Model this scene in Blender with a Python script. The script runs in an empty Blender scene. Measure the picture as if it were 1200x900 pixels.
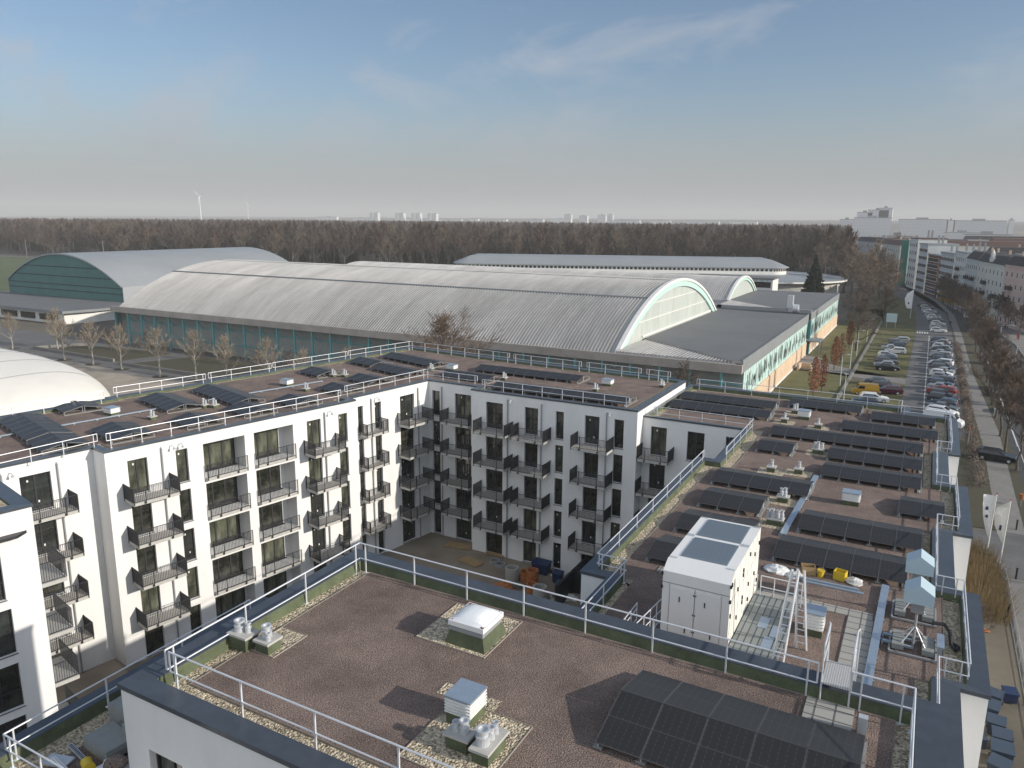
import bpy, math, random
from math import sin, cos, pi, radians, sqrt, atan2, hypot
from mathutils import Vector, Matrix

# ------------------------------------------------------------------ camera, sky, sun, exposure
SC = bpy.context.scene
COL = SC.collection
CAM_YAW, CAM_PITCH, CAM_ROLL = 0.499305528, 0.21167832, 0.00787749
SUN_AZ, SUN_EL = radians(5.0), radians(21.5)          # azimuth counted from +X towards +Y
cam = bpy.data.cameras.new('camera'); cam_o = bpy.data.objects.new('camera', cam); COL.objects.link(cam_o)
fwd = Vector((-sin(CAM_YAW) * cos(CAM_PITCH), cos(CAM_YAW) * cos(CAM_PITCH), -sin(CAM_PITCH)))
rgt = Vector((cos(CAM_YAW), sin(CAM_YAW), 0)); up = rgt.cross(fwd)
r2 = rgt * cos(CAM_ROLL) + up * sin(CAM_ROLL); u2 = r2.cross(fwd)
cam_o.matrix_world = Matrix(((r2.x, u2.x, -fwd.x, 0), (r2.y, u2.y, -fwd.y, 0), (r2.z, u2.z, -fwd.z, 30), (0, 0, 0, 1)))
cam.sensor_width = 36; cam.lens = 36 * 891.81 / 1200; cam.clip_start = 0.1; cam.clip_end = 30000
SC.camera = cam_o
W = bpy.data.worlds.new("World"); SC.world = W; W.use_nodes = True
wn, wl = W.node_tree.nodes, W.node_tree.links
sky = wn.new('ShaderNodeTexSky'); sky.sky_type = 'NISHITA'; sky.sun_disc = False
sky.sun_elevation = SUN_EL; sky.sun_rotation = pi / 2 - SUN_AZ
sky.altitude = 60; sky.air_density = 1.0; sky.dust_density = 1.2; sky.ozone_density = 3.0
# thin high cloud, laid out on the sky's own directions
tc = wn.new('ShaderNodeTexCoord'); mp = wn.new('ShaderNodeMapping'); mp.inputs['Rotation'].default_value = (0.3, 0.2, 0.9)
mp.inputs['Scale'].default_value = (1.3, 5.5, 6.0)
cn = wn.new('ShaderNodeTexNoise'); cn.inputs['Scale'].default_value = 2.0; cn.inputs['Detail'].default_value = 7; cn.inputs['Roughness'].default_value = 0.62
cn.inputs['Distortion'].default_value = 0.6
cr = wn.new('ShaderNodeMapRange'); cr.inputs[1].default_value = 0.50; cr.inputs[2].default_value = 0.74; cr.inputs[4].default_value = 0.62
mx = wn.new('ShaderNodeMixRGB'); mx.inputs[2].default_value = (4.0, 4.3, 4.8, 1)
wl.new(tc.outputs['Generated'], mp.inputs[0]); wl.new(mp.outputs[0], cn.inputs[0]); wl.new(cn.outputs[0], cr.inputs[0])
wl.new(cr.outputs[0], mx.inputs[0]); wl.new(sky.outputs[0], mx.inputs[1]); 
# pale winter haze lying over the horizon
sz = wn.new('ShaderNodeSeparateXYZ'); wl.new(tc.outputs['Generated'], sz.inputs[0]); hr_ = wn.new('ShaderNodeMapRange'); hr_.interpolation_type = 'SMOOTHERSTEP'
hr_.inputs[1].default_value = -.02; hr_.inputs[2].default_value = .20; hr_.inputs[3].default_value = .90; hr_.inputs[4].default_value = 0; wl.new(sz.outputs[2], hr_.inputs[0])
hm_ = wn.new('ShaderNodeMixRGB'); hm_.inputs[2].default_value = (2.85, 2.98, 3.2, 1); wl.new(hr_.outputs[0], hm_.inputs[0]); wl.new(mx.outputs[0], hm_.inputs[1]); 
# added bright bank in the unseen southern sky, lifts the fill on shaded walls
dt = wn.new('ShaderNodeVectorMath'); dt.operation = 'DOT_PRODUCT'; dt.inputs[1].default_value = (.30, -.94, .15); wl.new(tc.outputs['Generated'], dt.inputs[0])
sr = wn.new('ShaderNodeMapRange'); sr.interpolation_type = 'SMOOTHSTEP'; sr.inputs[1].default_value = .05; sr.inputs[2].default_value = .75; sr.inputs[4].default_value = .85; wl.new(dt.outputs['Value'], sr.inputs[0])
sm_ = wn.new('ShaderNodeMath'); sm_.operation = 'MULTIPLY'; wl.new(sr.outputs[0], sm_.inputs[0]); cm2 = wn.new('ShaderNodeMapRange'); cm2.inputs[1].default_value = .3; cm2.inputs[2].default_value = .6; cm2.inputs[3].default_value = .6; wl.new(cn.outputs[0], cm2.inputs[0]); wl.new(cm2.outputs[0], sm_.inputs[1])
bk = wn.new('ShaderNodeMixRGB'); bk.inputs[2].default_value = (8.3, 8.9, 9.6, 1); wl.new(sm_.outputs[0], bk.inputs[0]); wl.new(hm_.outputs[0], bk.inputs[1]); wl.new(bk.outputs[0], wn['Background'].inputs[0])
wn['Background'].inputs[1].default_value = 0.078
sun = bpy.data.lights.new('sun', 'SUN'); sun.energy = 3.1; sun.angle = radians(0.6); sun.color = (1.0, 0.925, 0.82)
sun_o = bpy.data.objects.new('sun', sun); COL.objects.link(sun_o); sun_o.location = (60, 0, 80)
sd = Vector((cos(SUN_AZ) * cos(SUN_EL), sin(SUN_AZ) * cos(SUN_EL), sin(SUN_EL)))
sun_o.rotation_euler = sd.to_track_quat('Z', 'Y').to_euler()
SC.view_settings.view_transform = 'Standard'; SC.view_settings.look = 'None'; SC.view_settings.gamma = 1
SC.view_settings.use_curve_mapping = False; SC.view_settings.exposure = 0.60
SC.cycles.max_bounces = 5; SC.cycles.volume_bounces = 0; SC.cycles.diffuse_bounces = 3; SC.cycles.glossy_bounces = 2
SC.cycles.transparent_max_bounces = 6; SC.cycles.use_denoising = True

# ------------------------------------------------------------------ materials
def mat(name, col, rough=0.8, var=0.0, scale=3.0, bump=0.0, bscale=None, metal=0.0, spec=0.5, col2=None, detail=5, kind='noise', coord='Object', dirt=0.0, dirt_scale=.4, lo=.3, hi=.7, stretch=None):
    m = bpy.data.materials.new(name); m.use_nodes = True
    n, l = m.node_tree.nodes, m.node_tree.links; b = n['Principled BSDF']
    b.inputs['Roughness'].default_value = rough; b.inputs['Metallic'].default_value = metal
    b.inputs['Specular IOR Level'].default_value = spec; b.inputs['Base Color'].default_value = (*col, 1)
    if var or col2 or bump or dirt:
        t = n.new('ShaderNodeTexCoord'); src = t.outputs[coord]
        if stretch:
            q = n.new('ShaderNodeMapping'); q.inputs['Scale'].default_value = stretch; l.new(src, q.inputs[0]); src = q.outputs[0]
    last = None
    if var or col2:
        if kind == 'voronoi':
            x = n.new('ShaderNodeTexVoronoi'); x.inputs['Scale'].default_value = scale; fac = x.outputs['Color']
            sp = n.new('ShaderNodeSeparateColor'); l.new(fac, sp.inputs[0]); fac = sp.outputs[0]
        else:
            x = n.new('ShaderNodeTexNoise'); x.inputs['Scale'].default_value = scale; x.inputs['Detail'].default_value = detail
            x.inputs['Roughness'].default_value = .65; fac = x.outputs[0]
        l.new(src, x.inputs['Vector'])
        r = n.new('ShaderNodeMapRange'); r.inputs[1].default_value = lo if kind != 'voronoi' else 0; r.inputs[2].default_value = hi if kind != 'voronoi' else 1
        l.new(fac, r.inputs[0])
        mixn = n.new('ShaderNodeMixRGB')
        c2 = col2 if col2 else tuple(min(1, c * (1 + var)) for c in col); c1 = col if col2 else tuple(c * (1 - var) for c in col)
        mixn.inputs[1].default_value = (*c1, 1); mixn.inputs[2].default_value = (*c2, 1)
        l.new(r.outputs[0], mixn.inputs[0]); last = mixn.outputs[0]
    if dirt:
        x = n.new('ShaderNodeTexNoise'); x.inputs['Scale'].default_value = dirt_scale; x.inputs['Detail'].default_value = 8; x.inputs['Roughness'].default_value = .7
        l.new(src, x.inputs['Vector']); r = n.new('ShaderNodeMapRange'); r.inputs[1].default_value = .35; r.inputs[2].default_value = .7
        r.inputs[3].default_value = 1 + dirt * .4; r.inputs[4].default_value = 1 - dirt; l.new(x.outputs[0], r.inputs[0])
        mu = n.new('ShaderNodeMixRGB'); mu.blend_type = 'MULTIPLY'; mu.inputs[0].default_value = 1
        if last is not None: l.new(last, mu.inputs[1])
        else: mu.inputs[1].default_value = (*col, 1)
        l.new(r.outputs[0], mu.inputs[2]); last = mu.outputs[0]
    if last is not None: l.new(last, b.inputs['Base Color'])
    if bump:
        x = n.new('ShaderNodeTexVoronoi' if kind == 'voronoi' else 'ShaderNodeTexNoise'); x.inputs['Scale'].default_value = bscale or scale
        if kind != 'voronoi': x.inputs['Detail'].default_value = 6
        l.new(src, x.inputs['Vector']); bp = n.new('ShaderNodeBump'); bp.inputs['Strength'].default_value = min(1, bump); bp.inputs['Distance'].default_value = .03 * max(1, bump)
        if kind == 'voronoi': bp.invert = True
        l.new(x.outputs[0], bp.inputs['Height']); l.new(bp.outputs[0], b.inputs['Normal'])
    return m
M = {}
M['plaster'] = mat('white_plaster', (.745, .742, .73), .9, dirt=.085, dirt_scale=.5, bump=.15, bscale=40, stretch=(1, 1, .3))
M['plaster_old'] = mat('ochre_render', (.74, .66, .55), .9, dirt=.08)
M['substrate'] = mat('red_brown_roof_substrate', (.075, .050, .038), .95, col2=(.45, .34, .29), scale=28, bump=2.6, bscale=24, detail=12, dirt=.40, dirt_scale=.55, lo=.36, hi=.70)
M['edging'] = mat('edging_strip', (.33, .29, .25), .8)
M['pebble'] = mat('roof_pebbles', (.19, .155, .11), .85, col2=(.80, .68, .49), scale=15, kind='voronoi', bump=1.6, bscale=16, dirt=.2, dirt_scale=2)
M['coping'] = mat('grey_metal_coping', (.075, .088, .105), .30, var=.10, scale=2, dirt=.18, dirt_scale=1.2, spec=.5, metal=.15)
M['bitumen_green'] = mat('green_bitumen_sheet', (.100, .120, .066), .9, var=.25, scale=30, dirt=.4, dirt_scale=1.5)
M['galv'] = mat('galvanised_rail', (.72, .74, .77), .42, metal=.35, var=.05, scale=5)
M['zinc'] = mat('zinc_sheet', (.42, .50, .58), .35, metal=.55, var=.08, scale=4)
M['grille'] = mat('blue_grey_grille', (.26, .31, .36), .5, metal=.3)
M['zinc_light'] = mat('pale_zinc', (.60, .62, .64), .4, metal=.4, var=.08, scale=4)
M['white_paint'] = mat('white_coated_metal', (.80, .80, .78), .45, dirt=.04, dirt_scale=1)
M['cream'] = mat('cream_coated_metal', (.80, .78, .71), .45, dirt=.05, dirt_scale=1)
M['acrylic'] = mat('opal_acrylic', (.84, .86, .87), .18, spec=.6)
M['seam'] = mat('grey_seam', (.28, .29, .30), .6)
M['black'] = mat('black_plastic', (.015, .015, .016), .5)
M['dark_frame'] = mat('dark_window_frame', (.028, .028, .032), .5)
M['rail_dark'] = mat('anthracite_railing', (.022, .024, .028), .5)
M['glass'] = mat('window_glass', (.014, .016, .013), .05, spec=.8, col2=(.075, .078, .062), scale=1.1, lo=.4, hi=.75)  # lighter olive patches in the pane colour stand in for reflections
M['glass_b'] = mat('window_glass_olive_reflection', (.03, .034, .022), .05, spec=.8, col2=(.15, .155, .115), scale=.9, lo=.4, hi=.7, stretch=(1.5, 1, .5))  # stronger olive patches, painted for reflections and interior detail
M['glass_c'] = mat('window_glass_clear', (.012, .014, .014), .04, spec=1.0, col2=(.05, .055, .05), scale=.7)
M['sticker'] = mat('white_sticker', (.7, .7, .68), .7)
M['concrete'] = mat('pale_concrete', (.46, .45, .42), .9, dirt=.15, dirt_scale=2)
M['slab_grey'] = mat('grey_paving_slab', (.26, .27, .26), .9, dirt=.15, dirt_scale=3)
M['deck'] = mat('balcony_deck', (.46, .44, .41), .85, dirt=.1)
M['dirt'] = mat('courtyard_earth', (.17, .135, .10), .95, col2=(.33, .285, .225), scale=.35, bump=.6, bscale=6, detail=9, dirt=.25, dirt_scale=1.4)
M['earth'] = mat('bare_ground', (.115, .10, .080), .95, col2=(.17, .15, .115), scale=.05, detail=10, dirt=.2, dirt_scale=.3)
M['asphalt'] = mat('asphalt', (.11, .11, .11), .9, col2=(.165, .162, .158), scale=.25, detail=9, dirt=.15, dirt_scale=.6)
M['asphalt_dark'] = mat('street_asphalt', (.045, .048, .052), .85, col2=(.085, .085, .09), scale=.25, detail=9, dirt=.2, dirt_scale=.6)
M['paving'] = mat('concrete_paving', (.22, .21, .195), .9, dirt=.2, dirt_scale=.5)
M['path'] = mat('gravel_footpath', (.23, .22, .205), .95, dirt=.18, dirt_scale=.7)
M['gravel_yard'] = mat('sandy_forecourt', (.30, .26, .21), .95, col2=(.44, .38, .31), scale=.12, detail=10, dirt=.22, dirt_scale=.3)
M['grass'] = mat('winter_grass', (.085, .088, .030), .95, col2=(.16, .145, .055), scale=.35, detail=10, bump=.5, bscale=8, dirt=.25, dirt_scale=.12)
M['grass_dark'] = mat('dull_grass', (.055, .052, .030), .95, col2=(.095, .085, .05), scale=.5, detail=10, dirt=.25, dirt_scale=.5)
M['field'] = mat('sports_turf', (.085, .115, .045), .95, var=.2, scale=.1)
M['paint_line'] = mat('road_paint', (.62, .62, .60), .8, dirt=.3, dirt_scale=3)
M['metal_roof'] = mat('weathered_metal_roof', (.47, .46, .445), .50, metal=.15, dirt=.26, dirt_scale=.30, var=.09, scale=2.2, stretch=(1, .14, .14))
M['metal_roof2'] = mat('grey_sheet_roof', (.34, .36, .37), .55, metal=.2, dirt=.12, dirt_scale=.05)
M['flat_roof'] = mat('grey_felt_roof', (.155, .16, .165), .85, dirt=.12, dirt_scale=.1, var=.06, scale=.6)
M['fascia'] = mat('weathered_fascia', (.40, .36, .32), .85, dirt=.25, dirt_scale=.25)
M['teal'] = mat('teal_steel', (.12, .36, .37), .5, var=.1, scale=1)
M['teal_light'] = mat('pale_teal_band', (.50, .70, .65), .5, dirt=.08)
M['green_wall'] = mat('dark_teal_cladding', (.080, .185, .175), .7, var=.12, scale=1.2, dirt=.15, dirt_scale=.3)
M['hall_wall'] = mat('grey_green_panel', (.28, .30, .285), .8, dirt=.2, dirt_scale=.4)
M['polycarb'] = mat('translucent_panels', (.42, .46, .43), .5, col2=(.55, .58, .54), scale=1.4, dirt=.12, dirt_scale=.4, stretch=(1, 1, .15))
M['brick_orange'] = mat('orange_brick', (.62, .47, .33), .9, var=.12, scale=6, dirt=.1)
M['white_trim'] = mat('white_trim', (.75, .74, .70), .7, dirt=.1)
M['grey_trim'] = mat('grey_roof_edge', (.22, .235, .24), .7, dirt=.1)
M['bark'] = mat('bark', (.10, .085, .068), .95, var=.35, scale=5)
M['bark_pale'] = mat('pale_bark', (.30, .28, .25), .95, var=.35, scale=5)
M['twig'] = mat('bare_twigs', (.125, .098, .080), .95, var=.3, scale=.3)
M['twig_red'] = mat('reddish_twigs', (.175, .125, .09), .95, var=.3, scale=.3)
M['twig_pale'] = mat('pale_twigs', (.26, .215, .16), .95, var=.3, scale=.3)
M['mural_dark'] = mat('dark_mural_paint', (.030, .060, .052), .7)
M['twig_tan'] = mat('tan_twigs', (.235, .180, .130), .95, var=.3, scale=.3)
M['twig_forest_pale'] = mat('forest_twigs_pale', (.15, .12, .09), .95, var=.3, scale=.12)
M['twig_forest'] = mat('forest_twigs', (.088, .070, .058), .95, var=.35, scale=.12)
M['twig_forest_red'] = mat('forest_twigs_reddish', (.115, .080, .060), .95, var=.35, scale=.12)
M['leaf_russet'] = mat('russet_leaves', (.20, .075, .035), .9, var=.4, scale=2)
M['needle'] = mat('dark_needles', (.012, .024, .012), .9, var=.5, scale=1)
M['wood_far'] = mat('distant_woodland', (.042, .036, .033), .95, col2=(.085, .068, .058), scale=.03, detail=12)
M['dry_grass'] = mat('dry_reeds', (.25, .18, .09), .95, var=.35, scale=3)
M['dome'] = mat('white_membrane', (.80, .77, .70), .6, dirt=.06, dirt_scale=.2)
M['orange'] = mat('orange_clay', (.36, .13, .045), .8, var=.2, scale=4)
M['ring'] = mat('concrete_ring', (.36, .35, .32), .9, dirt=.15)
M['blue'] = mat('navy_plastic', (.018, .034, .085), .5)
M['blue_bin'] = mat('blue_grey_bin', (.045, .065, .095), .5)
M['yellow'] = mat('yellow_plastic', (.62, .44, .03), .5)
M['wood'] = mat('raw_timber', (.36, .25, .13), .85, var=.2, scale=4)
M['bag'] = mat('white_bulk_bag', (.60, .60, .58), .8, dirt=.15, dirt_scale=3)
M['paleblue'] = mat('pale_blue_sheet', (.42, .54, .60), .45, dirt=.06)
M['lamp_head'] = mat('lamp_head', (.6, .62, .62), .5)
M['rubber'] = mat('tyre_rubber', (.02, .02, .02), .8)
M['tail'] = mat('tail_light_red', (.45, .02, .015), .3)
M['headl'] = mat('headlight_glass', (.6, .6, .6), .15)
M['car_glass'] = mat('car_glass', (.012, .014, .017), .05, spec=.8)
CARC = {'silver': (.42, .44, .46), 'white': (.74, .75, .75), 'grey': (.13, .14, .155), 'black': (.018, .02, .024), 'blue': (.07, .11, .17), 'red': (.32, .03, .03), 'dark grey': (.06, .065, .075), 'yellow': (.50, .29, .03), 'dark red': (.10, .015, .035), 'dark blue': (.025, .04, .08)}
for k, v in CARC.items(): M['car_' + k] = mat('car_paint_' + k.replace(' ', '_'), v, .25, metal=.2 if k != 'white' else 0)

def pv_material():
    m = bpy.data.materials.new('solar_cells'); m.use_nodes = True
    n, l = m.node_tree.nodes, m.node_tree.links; b = n['Principled BSDF']
    t = n.new('ShaderNodeTexCoord'); sp = n.new('ShaderNodeSeparateXYZ'); l.new(t.outputs['Object'], sp.inputs[0])
    def line(out, period, width, off=0.0):
        a = n.new('ShaderNodeMath'); a.operation = 'ADD'; a.inputs[1].default_value = off + 100 * period; l.new(out, a.inputs[0])
        q = n.new('ShaderNodeMath'); q.operation = 'MODULO'; q.inputs[1].default_value = period; l.new(a.outputs[0], q.inputs[0])
        c = n.new('ShaderNodeMath'); c.operation = 'LESS_THAN'; c.inputs[1].default_value = width; l.new(q.outputs[0], c.inputs[0]); return c.outputs[0]
    a = line(sp.outputs[0], 0.185, 0.009); c = line(sp.outputs[1], .15, .085)
    mul = n.new('ShaderNodeMath'); mul.operation = 'MULTIPLY'; l.new(a, mul.inputs[0]); l.new(c, mul.inputs[1])
    mxn = n.new('ShaderNodeMath'); mxn.operation = 'MAXIMUM'; l.new(mul.outputs[0], mxn.inputs[0])
    bb2 = n.new('ShaderNodeMath'); bb2.operation = 'COMPARE'; bb2.inputs[1].default_value = 0; bb2.inputs[2].default_value = .007; l.new(sp.outputs[1], bb2.inputs[0])
    l.new(bb2.outputs[0], mxn.inputs[1])
    ad = n.new('ShaderNodeMath'); ad.operation = 'MULTIPLY'; ad.inputs[1].default_value = .6; l.new(mxn.outputs[0], ad.inputs[0])
    mixn = n.new('ShaderNodeMixRGB'); mixn.inputs[1].default_value = (.027, .025, .023, 1); mixn.inputs[2].default_value = (.15, .15, .15, 1)
    l.new(ad.outputs[0], mixn.inputs[0]); l.new(mixn.outputs[0], b.inputs['Base Color'])
    b.inputs['Specular IOR Level'].default_value = .55
    nz = n.new('ShaderNodeTexNoise'); nz.inputs['Scale'].default_value = 3; l.new(t.outputs['Object'], nz.inputs['Vector'])
    mr = n.new('ShaderNodeMapRange'); mr.inputs[3].default_value = .22; mr.inputs[4].default_value = .34; b.inputs['Roughness'].default_value = .42
    return m
M['pv'] = pv_material(); M['pv_frame'] = mat('panel_frame', (.14, .14, .14), .5, metal=.2)

def tile_material(name, c1, c2, line, w, h, rough=.7, axes=('X', 'Y'), lw=.03):
    """panels with joints: w, h in metres along two object axes"""
    m = bpy.data.materials.new(name); m.use_nodes = True
    n, l = m.node_tree.nodes, m.node_tree.links; b = n['Principled BSDF']; b.inputs['Roughness'].default_value = rough
    t = n.new('ShaderNodeTexCoord'); sp = n.new('ShaderNodeSeparateXYZ'); l.new(t.outputs['Object'], sp.inputs[0])
    cb = n.new('ShaderNodeCombineXYZ'); l.new(sp.outputs['XYZ'.index(axes[0])], cb.inputs[0]); l.new(sp.outputs['XYZ'.index(axes[1])], cb.inputs[1])
    br = n.new('ShaderNodeTexBrick'); br.offset = 0; br.inputs['Scale'].default_value = 1; br.inputs['Brick Width'].default_value = w; br.inputs['Row Height'].default_value = h
    br.inputs['Mortar Size'].default_value = lw; br.inputs['Mortar Smooth'].default_value = .3
    br.inputs['Color1'].default_value = (*c1, 1); br.inputs['Color2'].default_value = (*c2, 1); br.inputs['Mortar'].default_value = (*line, 1)
    l.new(cb.outputs[0], br.inputs[0]); l.new(br.outputs[0], b.inputs['Base Color']); return m
M['slabs'] = tile_material('laid_paving_slabs', (.33, .32, .29), (.38, .37, .34), (.12, .12, .11), .5, .5)
M['grate'] = tile_material('steel_grating', (.19, .21, .21), (.24, .26, .26), (.06, .07, .07), .25, .9, .5)
M['checker'] = tile_material('tread_plate', (.55, .54, .53), (.62, .61, .60), (.3, .3, .3), .06, .06, .5, lw=.012)
M['yard_tiles'] = tile_material('yard_slabs', (.13, .13, .128), (.155, .152, .145), (.09, .09, .09), 3.0, 3.0, .9, lw=.06)
M['far_windows'] = tile_material('far_facade_rows', (.10, .11, .13), (.13, .14, .16), (.52, .51, .49), 3.2, 3.0, .7, ('X', 'Z'), lw=.75)
M['tower_rows'] = tile_material('tower_facade_rows', (.48, .49, .52), (.52, .53, .55), (.70, .70, .70), 3.2, 3.0, .7, ('X', 'Z'), lw=.5)

# ------------------------------------------------------------------ mesh helpers
class MB:
    def __init__(s): s.v = []; s.f = []; s.m = []
    def poly(s, pts, m=0):
        k = len(s.v); s.v += [tuple(p) for p in pts]; s.f.append(tuple(range(k, k + len(pts)))); s.m.append(m)
    def box(s, x0, x1, y0, y1, z0, z1, m=0, top=None):
        k = len(s.v); s.v += [(x0, y0, z0), (x1, y0, z0), (x1, y1, z0), (x0, y1, z0), (x0, y0, z1), (x1, y0, z1), (x1, y1, z1), (x0, y1, z1)]
        F = [(3, 2, 1, 0), (4, 5, 6, 7), (0, 1, 5, 4), (1, 2, 6, 5), (2, 3, 7, 6), (3, 0, 4, 7)]
        s.f += [tuple(k + i for i in q) for q in F]; s.m += [m, m if top is None else top, m, m, m, m]
    def obox(s, o, u, x0, x1, d0, d1, z0, z1, m=0):
        """box along unit direction u from origin o; d = left of u"""
        n = (-u[1], u[0]); P = lambda a, d, z: (o[0] + u[0] * a + n[0] * d, o[1] + u[1] * a + n[1] * d, z)
        k = len(s.v); s.v += [P(x0, d0, z0), P(x1, d0, z0), P(x1, d1, z0), P(x0, d1, z0), P(x0, d0, z1), P(x1, d0, z1), P(x1, d1, z1), P(x0, d1, z1)]
        F = [(3, 2, 1, 0), (4, 5, 6, 7), (0, 1, 5, 4), (1, 2, 6, 5), (2, 3, 7, 6), (3, 0, 4, 7)]
        s.f += [tuple(k + i for i in q) for q in F]; s.m += [m] * 6
    def tube(s, p0, p1, r0, r1=None, n=6, m=0, cap=True):
        r1 = r0 if r1 is None else r1
        p0, p1 = Vector(p0), Vector(p1); d = (p1 - p0)
        if d.length < 1e-6: return
        d.normalize(); a = d.cross(Vector((0, 0, 1)) if abs(d.z) < .9 else Vector((1, 0, 0))).normalized(); b = d.cross(a)
        k = len(s.v)
        for p, r in ((p0, r0), (p1, r1)):
            for i in range(n):
                t = 2 * pi * i / n; s.v.append(tuple(p + a * (r * cos(t)) + b * (r * sin(t))))
        for i in range(n): s.f.append((k + i, k + (i + 1) % n, k + n + (i + 1) % n, k + n + i)); s.m.append(m)
        if cap and n > 3:
            s.f.append(tuple(k + i for i in range(n - 1, -1, -1))); s.m.append(m)
            s.f.append(tuple(k + n + i for i in range(n))); s.m.append(m)
    def path(s, pts, r, n=6, m=0):
        for a, b in zip(pts, pts[1:]): s.tube(a, b, r, r, n, m)
    def prism(s, pl, z0, z1, m=0, top=None, bottom=True):
        k = len(s.v); N = len(pl); s.v += [(p[0], p[1], z0) for p in pl] + [(p[0], p[1], z1) for p in pl]
        for i in range(N): s.f.append((k + i, k + (i + 1) % N, k + N + (i + 1) % N, k + N + i)); s.m.append(m)
        s.f.append(tuple(k + N + i for i in range(N))); s.m.append(m if top is None else top)
        if bottom: s.f.append(tuple(k + i for i in range(N - 1, -1, -1))); s.m.append(m)
    def cyl(s, x, y, z0, z1, r, n=16, m=0, r1=None): s.tube((x, y, z0), (x, y, z1), r, r1, n, m)
    def ring(s, x, y, z0, z1, r, ri, n=20, m=0):
        k = len(s.v)
        for (rr, z) in ((r, z0), (r, z1), (ri, z1), (ri, z0)):
            for i in range(n): s.v.append((x + rr * cos(2 * pi * i / n), y + rr * sin(2 * pi * i / n), z))
        for q in range(4):
            for i in range(n): s.f.append((k + q * n + i, k + q * n + (i + 1) % n, k + ((q + 1) % 4) * n + (i + 1) % n, k + ((q + 1) % 4) * n + i)); s.m.append(m)
    def mesh(s, name, mats, smooth=False):
        me = bpy.data.meshes.new(name); me.from_pydata(s.v, [], s.f)
        for x in (mats if isinstance(mats, (list, tuple)) else [mats]): me.materials.append(x)
        me.polygons.foreach_set('material_index', s.m)
        if smooth: me.polygons.foreach_set('use_smooth', [True] * len(s.f))
        me.update(); return me
    def build(s, name, mats, parent=None, loc=None, rz=0, smooth=False): return place(name, s.mesh(name, mats, smooth), parent, loc, rz)
def place(name, me, parent=None, loc=None, rz=0, rx=0):
    o = bpy.data.objects.new(name, me); COL.objects.link(o)
    if parent: o.parent = parent
    if loc is not None: o.location = loc
    if rz or rx: o.rotation_euler = (rx, 0, rz)
    return o
def tag(o, label=None, cat=None, group=None, kind=None):
    if label: o['label'] = label
    if cat: o['category'] = cat
    if group: o['group'] = group
    if kind: o['kind'] = kind
    return o
def empty(name, loc=(0, 0, 0), rz=0, label=None, cat=None, group=None):
    o = bpy.data.objects.new(name, None); COL.objects.link(o); o.location = loc; o.rotation_euler = (0, 0, rz); o.empty_display_size = .2
    return tag(o, label, cat, group)
def copy_tree(o, parent=None):
    c = o.copy(); COL.objects.link(c)
    if parent: c.parent = parent
    for ch in o.children: copy_tree(ch, c)
    return c
def struct(name, mb, mats, **k): return tag(mb.build(name, mats, **k), kind='structure')
ORD = ['nearest', 'second', 'third', 'fourth', 'fifth', 'sixth', 'seventh', 'eighth', 'ninth', 'tenth', 'eleventh', 'twelfth', 'thirteenth', 'fourteenth', 'fifteenth', 'sixteenth', 'seventeenth', 'eighteenth', 'nineteenth', 'twentieth',
       'twenty-first', 'twenty-second', 'twenty-third', 'twenty-fourth', 'twenty-fifth', 'twenty-sixth', 'twenty-seventh', 'twenty-eighth', 'twenty-ninth', 'thirtieth', 'thirty-first', 'thirty-second', 'thirty-third', 'thirty-fourth', 'thirty-fifth', 'thirty-sixth', 'thirty-seventh', 'thirty-eighth', 'thirty-ninth', 'fortieth']

# ------------------------------------------------------------------ ground and setting
g = MB(); g.poly([(-9000, -2000, 0), (6000, -2000, 0), (6000, 12000, 0), (-9000, 12000, 0)]); struct('ground', g, M['earth'])
def sheet(name, pl, z, m):
    b = MB(); b.poly([(p[0], p[1], z) for p in pl]); return struct(name, b, M[m])
sheet('courtyard_ground', [(-48, 20), (-18, 20), (-10, 20), (-10, 58), (-19, 58), (-19, 57), (-42, 60), (-48, 27)], .02, 'dirt')
sheet('forecourt', [(-260, 60), (-60, 60), (-50, 80), (-48, 94), (-260, 96)], .02, 'gravel_yard')
sheet('forecourt_paving', [(-330, 97), (-190, 95.5), (-120, 93.4), (-60, 92.5), (-46, 100), (-46, 112), (-330, 118)], .03, 'yard_tiles')
b = MB()
b.prism([(-146, 97.5), (-44, 97.5), (-44, 112), (-140, 112)], .03, .12, 0); b.prism([(-180, 99.8), (-150, 99.0), (-148, 111.5), (-174, 109)], .03, .12, 0)
tag(b.build('planting_bed', M['grass_dark']), kind='structure')
b = MB()
for a, c in (((-146, 97.3), (-46, 97.3)), ((-180.5, 99.6), (-150, 98.8)), ((-180.5, 99.6), (-175, 109))):
    L = hypot(c[0] - a[0], c[1] - a[1]); b.obox(a, ((c[0] - a[0]) / L, (c[1] - a[1]) / L), 0, L, -.2, .2, 0, .7)
tag(b.build('low_wall', M['paving']), 'long low concrete wall edging the planting beds before the grey hall', 'wall')
sheet('sports_field', [(-520, 150), (-335, 150), (-335, 330), (-700, 330)], .03, 'field')
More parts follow.
